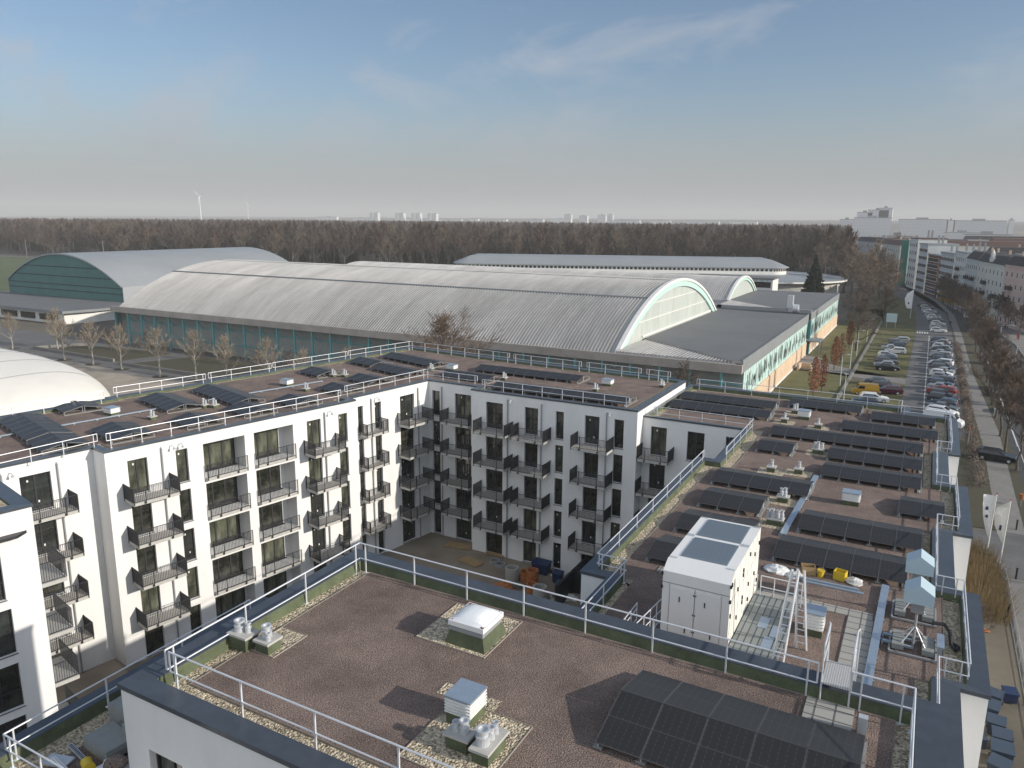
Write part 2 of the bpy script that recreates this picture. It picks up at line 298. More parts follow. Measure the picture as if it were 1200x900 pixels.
# car park side
sheet('lawn', [(-23, 128), (-12.3, 128), (-12.3, 166), (-23, 166)], .03, 'grass')
sheet('lawn', [(-23, 182), (-12.3, 172), (-12.3, 300), (-20, 300), (-23, 246)], .03, 'grass')
sheet('lawn', [(-11.7, 85), (-2.2, 85), (-2.2, 160), (-11.7, 160)], .03, 'grass')
sheet('lawn', [(-11.7, 167), (-2.25, 167), (-2.25, 262), (-11.7, 262)], .03, 'grass')
sheet('lawn', [(-20, 301), (-10, 262.2), (-2.2, 262.2), (-3.8, 300), (-8.3, 340), (-16.5, 385), (-26, 400), (-27, 345)], .03, 'grass')
sheet('entrance_path', [(-23, 166), (-2.2, 160.5), (-2.2, 166.5), (-12.3, 171.5), (-23, 181)], .03, 'paving')
b = MB(); b.box(-12.25, -11.75, 85, 262, 0, .35); tag(b.build('retaining_kerb', M['paving']), 'long pale concrete kerb wall crossing the lawn beside the car park', 'kerb wall')
sheet('car_park_road', [(-2.2, 122), (1.2, 122), (1.2, 255), (.5, 300), (-3.5, 340), (-11, 385), (-18, 450), (-22, 450), (-16, 385), (-8, 340), (-3.5, 300), (-2.2, 255)], .035, 'asphalt')
sheet('parking_strip', [(1.3, 124), (6.8, 124), (6.8, 255), (5.8, 300), (1.5, 345), (-5, 385), (-12, 450), (-18, 450), (-11, 385), (-3.5, 340), (.5, 300), (1.2, 255)], .03, 'asphalt')
b = MB(); b.box(1.15, 1.32, 60, 236, .03, .045)
for yy in range(0, 5): b.box(-1.9 + yy * .62, -1.6 + yy * .62, 240, 244, .03, .045)
for yy in (196, 203, 170): b.box(-2.2, 1.2, yy, yy + .25, .03, .044)
struct('road_markings', b, M['paint_line'])
sheet('verge', [(6.8, 86), (8.6, 86), (8.8, 120), (7.6, 180), (7.4, 240), (6.2, 300), (2, 345), (-4, 385), (-5, 385), (1.5, 345), (5.8, 300), (6.8, 255)], .03, 'grass_dark')
sheet('verge', [(-2, 86), (6.79, 86), (6.79, 121.9), (-2, 121.9)], .028, 'grass_dark')
sheet('footpath', [(8.6, 86), (10.9, 86), (11.2, 130), (9.6, 180), (9.2, 240), (8.0, 300), (4.0, 345), (-2, 385), (-4, 385), (2, 345), (6.2, 300), (7.4, 240), (7.6, 180), (8.8, 120)], .034, 'path')
sheet('tree_verge', [(10.9, 86), (12.2, 86), (12.0, 240), (10, 300), (5, 345), (4, 345), (8, 300), (9.2, 240), (9.6, 180), (11.2, 130)], .028, 'grass_dark')
sheet('street', [(12.2, 40), (24, 40), (22, 230), (14.5, 290), (6, 345), (-3, 410), (-14, 520), (-28, 520), (-12, 420), (-2, 350), (6, 300), (12, 240)], .03, 'asphalt_dark')
sheet('pavement', [(22.5, 40), (33, 40), (32, 230), (26, 255), (12, 315), (4, 355), (2, 355), (12.5, 290), (20.5, 230)], .14, 'paving')
sheet('side_street', [(5, 74), (40, 74), (40, 86), (8.6, 86), (5, 84)], .045, 'asphalt')
sheet('pavement', [(8.4, 30), (11.4, 30), (11.4, 74), (8.4, 74)], .14, 'paving')
b = MB()
for yy in range(90, 236, 6): b.box(15.4, 15.55, yy, yy + 3.5, .03, .045)
for x in (13.0, 17.6, 18.1): b.box(x, x + .1, 88, 240, .03, .045)
for k in range(6): b.box(12.9, 13.05, 100 + 22 * k, 112 + 22 * k, .03, .05)
struct('street_markings', b, M['paint_line'])

exec_parts = []
# ------------------------------------------------------------------ the courtyard building
def unit(a, b):
    L = hypot(b[0] - a[0], b[1] - a[1]); return ((b[0] - a[0]) / L, (b[1] - a[1]) / L), L
def offset_poly(pl, d):
    """shift every edge of a CCW polygon inwards by d (d may be a list)"""
    N = len(pl); out = []
    ds = d if isinstance(d, (list, tuple)) else [d] * N
    for i in range(N):
        (u0, _), (u1, _) = unit(pl[i - 1], pl[i]), unit(pl[i], pl[(i + 1) % N])
        n0, n1 = (-u0[1], u0[0]), (-u1[1], u1[0])
        p = (pl[i][0] + n0[0] * ds[i - 1], pl[i][1] + n0[1] * ds[i - 1]); q = (pl[i][0] + n1[0] * ds[i], pl[i][1] + n1[1] * ds[i])
        den = u0[0] * u1[1] - u0[1] * u1[0]
        if abs(den) < 1e-3: out.append(q); continue
        t = ((q[0] - p[0]) * u1[1] - (q[1] - p[1]) * u1[0]) / den
        out.append((p[0] + u0[0] * t, p[1] + u0[1] * t))
    return out
def wall_face(mb, a, b, z0, z1, ops=()):
    """one facade edge with openings (s0, s1, z0, z1, depth); outward is the right of a->b"""
    u, L = unit(a, b); n = (u[1], -u[0])
    P = lambda s, z, d=0: (a[0] + u[0] * s + n[0] * d, a[1] + u[1] * s + n[1] * d, z)
    ss = sorted({0, L} | {o[0] for o in ops} | {o[1] for o in ops}); 
    for s0, s1 in zip(ss, ss[1:]):
        mid = (s0 + s1) / 2; here = [o for o in ops if o[0] <= mid <= o[1]]
        zs = sorted({z0, z1} | {o[2] for o in here} | {o[3] for o in here})
        for q0, q1 in zip(zs, zs[1:]):
            zm = (q0 + q1) / 2
            if any(o[2] <= zm <= o[3] for o in here) or q1 - q0 < 1e-4: continue
            mb.poly([P(s0, q0), P(s1, q0), P(s1, q1), P(s0, q1)])
    for s0, s1, q0, q1, dp in ops:
        mb.poly([P(s0, q0), P(s0, q1), P(s0, q1, -dp), P(s0, q0, -dp)]); mb.poly([P(s1, q1), P(s1, q0), P(s1, q0, -dp), P(s1, q1, -dp)])
        mb.poly([P(s0, q1), P(s1, q1), P(s1, q1, -dp), P(s0, q1, -dp)]); mb.poly([P(s1, q0), P(s0, q0), P(s0, q0, -dp), P(s1, q0, -dp)])
        if dp > 1: mb.poly([P(s0, q0, -dp), P(s1, q0, -dp), P(s1, q1, -dp), P(s0, q1, -dp)])
_cache = {}
def window_meshes(w, h, mull, rail, st):
    key = (round(w, 2), round(h, 2), mull, rail, st)
    if key in _cache: return _cache[key]
    f = MB(); t = .07
    f.box(0, w, 0, .08, 0, .10); f.box(0, w, 0, .08, h - t, h); f.box(0, t, 0, .08, .1, h - t); f.box(w - t, w, 0, .08, .1, h - t)
    for k in range(1, mull + 1): f.box(w * k / (mull + 1) - .05, w * k / (mull + 1) + .05, .003, .077, .1, h - t)
    f.box(-.04, w + .04, -.24, -.003, -.04, -.005)
    if rail:
        f.box(0, w, -.10, -.07, .92, .96)
        x = .1
        while x < w: f.box(x, x + .012, -.092, -.08, .03, .92); x += .11
    p = MB(); p.poly([(t, .045, .1), (w - t, .045, .1), (w - t, .045, h - t), (t, .045, h - t)])
    if st == 1: p.box(w * .3, w * .3 + .10, .03, .04, h * .82, h * .82 + .14, 1)
    if st == 2: p.box(w * .55, w * .55 + .09, .03, .04, h * .2, h * .2 + .14, 1); p.box(w * .25, w * .25 + .1, .03, .04, h * .8, h * .8 + .13, 1)
    _cache[key] = (f.mesh('window', M['dark_frame']), p.mesh('pane', [M[('glass', 'glass_b', 'glass_c', 'glass')[st]], M['sticker']])); return _cache[key]
RNG = random.Random(5)
def add_window(parent, a, u, s, z, w, h, depth, mull=1, rail=False):
    fm, pm = window_meshes(w, h, mull, rail, RNG.choice([0, 1, 2, 3]))
    n = (u[1], -u[0]); loc = (a[0] + u[0] * s - n[0] * depth, a[1] + u[1] * s - n[1] * depth, z)
    o = place('window', fm, parent, loc, atan2(u[1], u[0])); place('pane', pm, o)
def bars(mb, p0, p1, z0, z1, pitch=.11, r=.009):
    (u, L) = unit(p0, p1)
    mb.obox(p0, u, 0, L, -.02, .02, z1 - .03, z1); mb.obox(p0, u, 0, L, -.015, .015, z0, z0 + .03)
    k = max(1, int(L / pitch))
    for i in range(k + 1):
        s = min(L - .012, L * i / k); mb.obox(p0, u, s, s + .022, -.009, .009, z0 + .03, z1 - .03)
def balcony_meshes(w, d, sides):
    key = ('b', round(w, 2), d, sides)
    if key in _cache: return _cache[key]
    s = MB(); s.box(0, w, -d, 0, -.20, 0, 0, 1); s.box(.0, w, -d - .02, -d, -.2, .0, 0)
    s.box(w * .22, w * .22 + .1, -d - .06, -d - .02, -.16, 0, 2); s.box(w * .72, w * .72 + .1, -d - .06, -d - .02, -.16, 0, 2)
    f = MB(); bars(f, (0, -d - .03), (w, -d - .03), .06, 1.02)
    for x in (.02, w * .25, w * .75, w - .06): f.box(x, x + .045, -d - .075, -d - .03, -.15, 1.04)
    sc = None
    if sides:
        sc = MB(); bars(sc, (.02, 0), (.02, -d), .03, 1.04, .055, .012)
        sc.box(-.02, .045, -.06, 0, -.15, 1.06)
        sc = sc.mesh('side_screen', M['rail_dark'])
    _cache[key] = (s.mesh('balcony', [M['concrete'], M['deck'], M['rail_dark']]), f.mesh('railing', M['rail_dark']), sc); return _cache[key]
def add_balcony(parent, a, u, s, z, w, d=1.4, sides=True):
    sm, fm, scm = balcony_meshes(w, d, sides); n = (u[1], -u[0])
    o = place('balcony', sm, parent, (a[0] + u[0] * s + n[0] * .004, a[1] + u[1] * s + n[1] * .004, z), atan2(u[1], u[0]))
    place('railing', fm, o)
    if scm: place('side_screen', scm, o); place('side_screen', scm, o, (w - .03, 0, 0))
def roof_parts(parent, pl, zr, zc, wid, drop=.14, name_in='bitumen_green'):
    """roof deck, green upstand, dark metal coping"""
    inn = offset_poly(pl, wid); N = len(pl); c = MB(); out = offset_poly(pl, -.06)
    for i in range(N):
        j = (i + 1) % N
        c.poly([(*out[i], zc), (*out[j], zc), (*inn[j], zc - .03), (*inn[i], zc - .03)])
        c.poly([(*out[j], zc), (*out[i], zc), (*out[i], zc - drop), (*out[j], zc - drop)])
        c.poly([(*out[i], zc - drop), (*pl[i], zc - drop), (*pl[j], zc - drop), (*out[j], zc - drop)])
        c.poly([(*inn[i], zc - .03), (*inn[j], zc - .03), (*inn[j], zc - .07), (*inn[i], zc - .07)])
    c.build('coping', M['coping'], parent)
    up_ = MB(); inb = offset_poly(pl, [x + .06 for x in wid] if isinstance(wid, list) else wid + .06)
    for i in range(N):
        j = (i + 1) % N
        up_.poly([(*inn[j], zc - .06), (*inn[i], zc - .06), (*inb[i], zr), (*inb[j], zr)])
    up_.build('upstand', M[name_in], parent)
    r = MB(); r.poly([(*p, zr) for p in inb]); r.build('roof', M['pebble'], parent)
    return inb
def substrate(parent, pl, z, name='planting_bed'):
    b_ = MB(); b_.prism(pl, z, z + .05, 0, 0, False)
    for i in range(len(pl)):
        u, L = unit(pl[i], pl[(i + 1) % len(pl)]); b_.obox(pl[i], u, 0, L, -.012, -.002, z, z + .065, 1)
    b_.build(name, [M['substrate'], M['edging']], parent)

blockA = empty('apartment_building', (-42, 50, 0), 0, 'white five-storey apartment block with tiers of dark balconies behind the courtyard', 'building')
OFF = (-42, 50, 0)
class PW:  # parent wrapper: geometry is written in world coordinates, the mesh is shifted to the thing's base
    pass
def wbuild(mb, name, mats, parent):
    o = mb.build(name, mats, parent); o.location = tuple(-c for c in parent.location); return o
# left and back wing
A0, A1 = (-48.55, 20), (-46.9, 28.75); B0, B1 = (-45.3, 28.5), (-41.0, 47.9); C0, C1 = (-41.9, 48.1), (-40.4, 57.7); D1 = (-34.8, 57.6); E0, E1 = (-34.8, 56.3), (-19.3, 56.3)
PLA = [A0, A1, B0, B1, C0, C1, D1, E0, E1, (-19.3, 69.7), (-38, 70.8), (-53, 72.2), (-54.9, 62.3), (-54.5, 62.2), (-56.6, 53.2), (-56.2, 53.1), (-57.7, 46.4), (-57.3, 46.3), (-59.3, 38), (-58.8, 37.9), (-62.2, 20)]
TZ = [14.35 - 2.95 * k for k in range(5)]
ROOFA, COPA = 15.08, 15.33
wallA = MB()
colsA = {  # edge index -> list of (kind, s0, s1, balcony start, balcony width)
    0: [('door', 4.55, 6.3, 4.2, 3.0), ('win', 1.6, 2.7)],
    2: [('door', 1.36, 2.65, .95, 3.1), ('win', 4.58, 5.42), ('loggia', 6.55, 9.75, 2.95), ('loggia', 10.5, 13.85, 2.7), ('door', 15.1, 16.4, 14.75, 3.0), ('win', 18.12, 19.0)],
    4: [('win', .98, 1.56), ('win', 2.9, 3.65), ('door', 5.95, 7.75, 5.6, 3.2)],
    5: [('win', .38, 1.24), ('door', 2.94, 4.72, 2.2, 3.2)],
    7: [('door', 1.49, 3.2, 1.0, 3.2), ('door', 5.36, 6.65, 4.75, 3.15), ('win', 8.31, 9.06), ('door', 10.97, 12.27, 10.35, 3.2), ('win', 13.55, 14.38)],
}
par = empty('tmp'); bpy.data.objects.remove(par)
blockA.location = (0, 0, 0)
for i in range(len(PLA)):
    a, c = PLA[i], PLA[(i + 1) % len(PLA)]; ops = []; u, L = unit(a, c); n = (u[1], -u[0])
    for col in colsA.get(i, []):
        for k, tz in enumerate(TZ):
            zb = tz - 2.4 if k < 4 else .12
            if col[0] == 'loggia':
                ops.append((col[1], col[2], zb - .05, tz + .02, 1.4)); ww = col[3]
                add_window(blockA, (a[0] - n[0] * 1.31, a[1] - n[1] * 1.31), u, col[1] + .12, zb, ww, tz - zb - .02, 0, 2)
                if k < 4: add_balcony(blockA, a, u, col[1] + .02, zb - .07, col[2] - col[1] - .04, .28, False)
            else:
                ops.append((col[1], col[2], zb, tz, .22)); add_window(blockA, a, u, col[1], zb, col[2] - col[1], tz - zb, .2, 1 if col[0] == 'door' else 0, col[0] == 'win' and k < 4)
                if col[0] == 'door' and k < 4: add_balcony(blockA, a, u, col[3], zb - .10, col[4])
    if i == 4:   # shallow balconies across the paired windows beside the inner corner
        for k, tz in enumerate(TZ[:4]): add_balcony(blockA, a, u, 1.1, tz - 2.5, 2.5, .9)
    wall_face(wallA, a, c, 0, COPA - .08, ops)
wallA.build('wall', M['plaster'], blockA)
innA = roof_parts(blockA, PLA, ROOFA, COPA, .5)
substrate(blockA, offset_poly(PLA, .95), ROOFA + .004)
for a, c, s in ((B0, B1, 3.6), (B0, B1, 16.75), (C0, C1, 2.45), (C0, C1, 8.2), ((-40.4, 57.7), D1, 1.5), (E0, E1, 3.72), (E0, E1, 7.0), (E0, E1, 12.92), (A0, A1, 3.6), (A0, A1, 6.7)):
    u, L = unit(a, c); n = (u[1], -u[0]); p = MB(); x, y = a[0] + u[0] * s + n[0] * .09, a[1] + u[1] * s + n[1] * .09
    p.cyl(x, y, .1, 14.7, .055, 8); p.tube((x, y, 14.7), (x - n[0] * .12, y - n[1] * .12, 14.8), .055, n=8); p.build('downpipe', M['seam'], blockA)
for a, c, s in ((B0, B1, 4.3), (B0, B1, 4.9), (B0, B1, 17.2), (A0, A1, 4.1), (C0, C1, 3.0), (E0, E1, 4.15), (E0, E1, 13.3)):
    u, L = unit(a, c); n = (u[1], -u[0]); p = MB(); x, y = a[0] + u[0] * s, a[1] + u[1] * s
    p.path([(x, y, 14.75), (x + n[0] * .25, y + n[1] * .25, 14.85), (x + n[0] * .5, y + n[1] * .5, 14.72)], .03); p.box(x + n[0] * .5 - .07, x + n[0] * .5 + .07, y + n[1] * .5 - .07, y + n[1] * .5 + .07, 14.6, 14.72); p.build('spout', M['zinc_light'], blockA)

# the block at the far left edge
blockL = empty('corner_building', (0, 0, 0), 0, 'white block at the left edge with two stepped dark roof slabs', 'building')
dB = unit(B0, B1)[0]; nB = (dB[1], -dB[0]); K = (-38.2, 20.0)
def LP(s, d=0): return (K[0] + dB[0] * s + nB[0] * d, K[1] + dB[1] * s + nB[1] * d)
wl_ = MB(); a, c = LP(-12), LP(0)
opsl = []
for k, tz in enumerate((13.82, 10.86, 7.88, 4.92, 1.98)):
    zb = tz - 2.45 if k < 4 else .1
    for s0, s1 in ((8.75, 10.55), (4.6, 6.4)):
        if k == 0 and s0 > 8: s0, s1 = s0 - .15, s1 - .15
        opsl.append((12 + s0 - 12 - .0, s1, zb, tz, .22)); add_window(blockL, a, dB, s0, zb, s1 - s0, tz - zb, .2, 1, k < 4)
wall_face(wl_, a, c, 0, 15.9, opsl)
PLL = [a, c, LP(0, -9), LP(-12, -9)]
for i in (1, 2, 3): wall_face(wl_, PLL[i], PLL[(i + 1) % 4], 0, 15.9)
wl_.build('wall', M['plaster'], blockL)
roof_parts(blockL, PLL, 15.86, 15.98, .7)
b = MB(); pt = [LP(-12, .02), LP(-.3, .02), LP(-.3, .02), LP(-1.7, .62), LP(-12, .62)]
b.prism([LP(-12, .002), LP(-12, .45), LP(-.9, .45), LP(-.35, .002)][::-1], 14.55, 14.70); b.build('canopy_slab', M['dark_frame'], blockL)
for k, z in enumerate((11.6, 8.7, 5.9, 3.0)):
    sl = MB(); w_, d_ = 1.2, 2.7
    sl.obox(K, (-nB[0], -nB[1]), 0, d_, -w_, -.01, z - .2, z)   # slab reaching back along the end wall
    o = sl.build('balcony', M['concrete'], blockL)
    rl = MB(); q0, q1, q2 = LP(.02, -.03), LP(w_, -.03), LP(w_, -d_); bars(rl, q0, q1, z + .05, z + 1.1); bars(rl, q1, q2, z + .05, z + 1.1, .09)
    rl.build('railing', M['rail_dark'], o)
    sc_ = MB(); sc_.poly([(*LP(w_ - .01, -.05), z + .05), (*LP(w_ - .01, -d_), z + .05), (*LP(w_ - .01, -d_), z + 1.08), (*LP(w_ - .01, -.05), z + 1.08)]); 

# near wing and right wing
blockR = empty('office_building', (0, 0, 0), 0, 'long white wing whose roofs carry the dense solar panel rows and the ventilation unit', 'building')
PLN = [(-18.2, 11.2), (1.5, 11.2), (1.5, 21.1), (-18.2, 21.1)]                              # higher near block
PLR = [(1.51, 11.0), (2.3, 11.0), (2.3, 27.6), (3.2, 27.6), (3.2, 35.6), (2.3, 35.6), (2.3, 42.7), (3.2, 42.7), (3.2, 51.0), (2.25, 51.0), (2.25, 58.2), (3.0, 58.2), (3.0, 69.6), (-.4, 69.6), (-.4, 71.7), (-19.29, 71.7), (-19.29, 57.7),
       (-11.3, 57.7), (-11.3, 48.9), (-12.4, 48.9), (-12.4, 29.4), (-11.1, 29.4), (-11.1, 21.11), (1.51, 21.11)]
ROOFN, COPN, ROOFR, COPR = 17.2, 17.6, 14.26, 14.62
wr = MB(); FZ = [13.8 - 2.9 * k for k in range(5)]
opsF = {}
for i in range(len(PLR)):
    a, c = PLR[i], PLR[(i + 1) % len(PLR)]; ops = []; u, L = unit(a, c)
    if i == 16:
        for s0, s1, kind in ((.69, 2.01, 'b'), (3.69, 5.05, 'd'), (6.7, 7.35, 's')):
            for k, tz in enumerate(FZ):
                zb = max(.1, tz - (2.4 if kind != 's' else .75)); ops.append((s0, s1, zb, tz, .22)); add_window(blockR, a, u, s0, zb, s1 - s0, tz - zb, .2, 1 if kind != 's' else 0)
                if kind == 'b' and k < 4: add_balcony(blockR, a, u, -.02 + .03, zb - .1, 2.65, 1.3)
    if i in (18,):
        pass
    if L > 6 and i in (2, 4, 6, 8, 10, 12):
        for k, tz in enumerate(FZ):
            for s0 in (1.4, L - 3.0): ops.append((s0, s0 + 1.4, max(.6, tz - 1.6), tz, .2)); add_window(blockR, a, u, s0, max(.6, tz - 1.6), 1.4, tz - max(.6, tz - 1.6), .18, 1)
    if i in (18, 20):
        nn = int(L / 3.4)
        for k, tz in enumerate(FZ):
            for j in range(nn):
                s0 = .9 + j * 3.4; ops.append((s0, s0 + 1.2, max(.1, tz - 2.4), tz, .22))
    wall_face(wr, a, c, 0, COPR - .08, ops)
for i in range(4):
    a, c = PLN[i], PLN[(i + 1) % 4]; ops = []
    if i == 0:
        for s0 in (.95, 5.2, 9.4, 13.6):
            ops.append((s0, s0 + 1.35, 14.1, 15.9, .22)); add_window(blockR, a, (1, 0), s0, 14.1, 1.35, 1.8, .2, 1)
    wall_face(wr, a, c, 0, COPN - .08, ops)
wr.build('wall', M['plaster'], blockR)
cw = MB()   # cream end walls of the street bays, 3 mm proud
for x0, x1, y in ((2.31, 3.2, 27.6), (2.31, 3.2, 42.7), (2.26, 3.0, 58.2)):
    pass
roof_parts(blockR, PLN, ROOFN, COPN, [.62, .62, .62, .66])
roof_parts(blockR, PLR, ROOFR, COPR, [.3, .8, .4, .62, .4, .85, .4, .62, .4, .85, .4, .62, .5, .5, .5, .3, .45, .5, .5, .55, .6, .5, .05, .05])
substrate(blockR, [(-16.95, 12.45), (.42, 12.45), (.42, 20.35), (-17.0, 20.35)], ROOFN + .004)
substrate(blockR, [(-10.2, 22), (1.0, 22), (1.0, 28), (1.9, 28), (1.9, 35.2), (.9, 35.2), (.9, 42.9), (1.9, 42.9), (1.9, 50.6), (.9, 50.6), (.9, 58.5), (1.7, 58.5), (1.7, 68.4), (-1, 68.4), (-1, 70.6), (-18.4, 70.6), (-18.4, 58.9), (-10, 58.9), (-10, 48), (-11.2, 48), (-11.2, 30.3), (-10.2, 30.3)], ROOFR + .004)
def pebbles(parent, x0, x1, y0, y1, z, edge=True):
    p = MB(); p.box(x0, x1, y0, y1, z, z + .012)
    if edge:
        e = .015
        p.box(x0 - e, x0, y0, y1, z, z + .035, 1); p.box(x1, x1 + e, y0, y1, z, z + .035, 1); p.box(x0 - e, x1 + e, y0 - e, y0, z, z + .035, 1); p.box(x0 - e, x1 + e, y1, y1 + e, z, z + .035, 1)
    return p.build('gravel_patch', [M['pebble'], M['edging']], parent)
zN = ROOFN + .056; zR = ROOFR + .056; zA = ROOFA + .056
pebbles(blockR, -12.9, -10.45, 17.55, 19.95, zN); pebbles(blockR, -10.1, -7.75, 12.9, 15.45, zN); pebbles(blockR, -10.75, -8.95, 15.47, 16.0, zN, False)
pebbles(blockR, -16.93, -15.9, 14.5, 15.9, zN)
b = MB(); b.box(-1.75, -.55, 19.3, 20.3, zN, zN + .035); tag(b.build('paving_pad', M['slabs']), 'small pale slab pad on the near roof below the ladder landing', 'paving')
b = MB(); b.box(-.42, -.2, 19.25, 19.45, zN, zN + .5); tag(b.build('junction_box', M['zinc_light']), 'small upright grey box at the back corner of the near panel array', 'metal box')

# lower roof beside the near block, with the storage on it
blockT = empty('terrace_building', (0, 0, 0), 0, 'low white wing with building material stored on its roof, left of the near roof', 'building')
PLT = [(-22.85, 8.2), (-18.21, 8.2), (-18.21, 20.6), (-22.85, 20.6)]
wt = MB()
for i in range(4): wall_face(wt, PLT[i], PLT[(i + 1) % 4], 0, COPR - .08)
wt.build('wall', M['plaster'], blockT)
roof_parts(blockT, PLT, 14.15, COPR, [1.2, .02, .5, .55]); 
substrate(blockT, [(-21.2, 10.2), (-18.3, 10.2), (-18.3, 19.5), (-21.2, 19.5)], 14.154)

# ------------------------------------------------------------------ guard railings
_post = {}
def post_mesh(h):
    if h not in _post:
        p = MB(); p.box(-.022, .022, -.022, .022, 0, h); p.box(-.09, .09, -.05, .05, 0, .012); _post[h] = p.mesh('post', M['galv'])
    return _post[h]
def railing(pts, z, label, h=1.1, sp=2.2, mid=.52, ends=True, group='guard railings on the roofs'):
    r = empty('guard_railing', (*pts[0], z), 0, label, 'railing', group); m = MB(); x0, y0 = pts[0]
    for a, c in zip(pts, pts[1:]):
        p, q = (a[0] - x0, a[1] - y0), (c[0] - x0, c[1] - y0)
        m.tube((*p, h), (*q, h), .026, n=8); m.tube((*p, mid), (*q, mid), .022, n=8)
        L = hypot(q[0] - p[0], q[1] - p[1]); k = max(1, round(L / sp)); u, _ = unit(p, q)
        for i in range(k + 1):
            s = .25 + (L - .5) * i / k if L > 1.2 else L * (i + .5) / (k + 1)
            place('post', post_mesh(h), r, (p[0] + u[0] * s, p[1] + u[1] * s, 0), atan2(u[1], u[0]))
    if ends: m.tube((pts[-1][0] - x0, pts[-1][1] - y0, mid), (pts[-1][0] - x0, pts[-1][1] - y0, h), .026, n=8); m.tube((0, 0, mid), (0, 0, h), .026, n=8)
    m.build('rail', M['galv'], r)
railing([(-17.45, 12.1), (-17.45, 20.35), (-1.55, 20.35)], zN - .05, 'double-tube railing round the left and back edge of the near gravel roof', 1.12, 2.4)
railing([(-17.3, 12.1), (.9, 12.1)], zN - .05, 'front railing of the near roof, running above the white front wall', 1.12, 2.6)
railing([(-.7, 20.35), (.78, 20.35), (.78, 12.3)], zN - .05, 'short railing right of the access ladder, turning the right corner of the near roof', 1.12, 2.2)
railing([(-21.9, 9.9), (-21.9, 19.0)], 14.5, 'thin railing on the blue coping beside the stored material, left of the near roof', 1.0, 2.6)
railing([(-21.9, 9.9), (-18.4, 9.9)], 14.5, 'short railing closing the front of the storage roof at the lower left', 1.0, 1.8)
railing([(-47.6, 21), (-46.2 - .6, 29.1)], zA, 'inner railing of the left wing nearest the left edge of the picture', 1.0, 2.0)
railing([(-46.3, 29.4), (-42.0, 47.3)], zA, 'long inner railing along the left wing above the balconies', 1.0, 2.1)
railing([(-42.7, 48.6), (-41.1, 58.2), (-35.3, 58.1)], zA, 'inner railing turning the inside corner between left and back wing', 1.0, 1.9)
railing([(-34.1, 57.0), (-20.3, 57.0)], zA, 'front railing of the back wing above the shaded facade', 1.0, 1.9)
railing([(-61.0, 22), (-58.3, 37.2)], zA, 'outer railing of the left wing in front of the white dome', 1.0, 2.1)
railing([(-58.8, 38.4), (-57.0, 46.2)], zA, 'outer railing of the left wing just past the white dome', 1.0, 2.1)
railing([(-57.1, 46.6), (-55.8, 53.0)], zA, 'short outer railing on the middle of the left wing', 1.0, 2.1)
railing([(-55.9, 53.3), (-54.1, 62.2)], zA, 'outer railing of the left wing towards its far end', 1.0, 2.1)
railing([(-54.2, 62.5), (-52.4, 71.3), (-38.6, 70.2)], zA, 'outer railing turning the far left corner behind the back wing', 1.0, 2.1)
railing([(-38.0, 70.0), (-30, 69.6)], zA, 'rear railing of the back wing, left half', 1.0, 2.0)
railing([(-29.4, 69.6), (-23.6, 69.3)], zA, 'rear railing of the back wing near the grey duct outlet', 1.0, 2.0)
railing([(-23.0, 69.2), (-20.6, 69.0)], zA, 'shortest rear railing at the stepped end of the back wing', 1.0, 1.2)
railing([(-18.6, 58.3), (-10.75, 58.3), (-10.75, 49.6)], zR, 'railing round the set-back corner above the two lone doors', 1.0, 2.0)
railing([(-11.9, 48.3), (-11.9, 30.0), (-10.5, 30.0), (-10.5, 22.2)], zR, 'long courtyard railing of the right wing left of the panel rows', 1.0, 2.6)
railing([(-18.6, 71.1), (-1.0, 71.1), (-1.0, 69.0), (2.5, 69.0)], zR, 'rear railing of the right wing in front of the car park', 1.0, 2.6)
railing([(2.5, 68.9), (2.5, 58.7), (1.6, 58.7), (1.6, 50.5), (2.6, 50.5), (2.6, 43.2), (1.6, 43.2)], zR, 'zigzag street railing along the far bays of the right wing', 1.0, 2.4)
railing([(1.6, 43.1), (1.6, 35.2), (2.6, 35.2), (2.6, 28.1), (1.65, 28.1), (1.65, 21.6)], zR, 'zigzag street railing along the near bays of the right wing', 1.0, 2.4)
railing([LP(-10, -1), LP(-1.2, -1), LP(-1.2, -3)], 15.6, 'small railing on the upper dark slab at the left edge', 1.0, 1.6)
railing([LP(-10, .35), LP(-2.6, .35)], 14.7, 'small railing on the lower dark slab at the left edge', .9, 1.6)

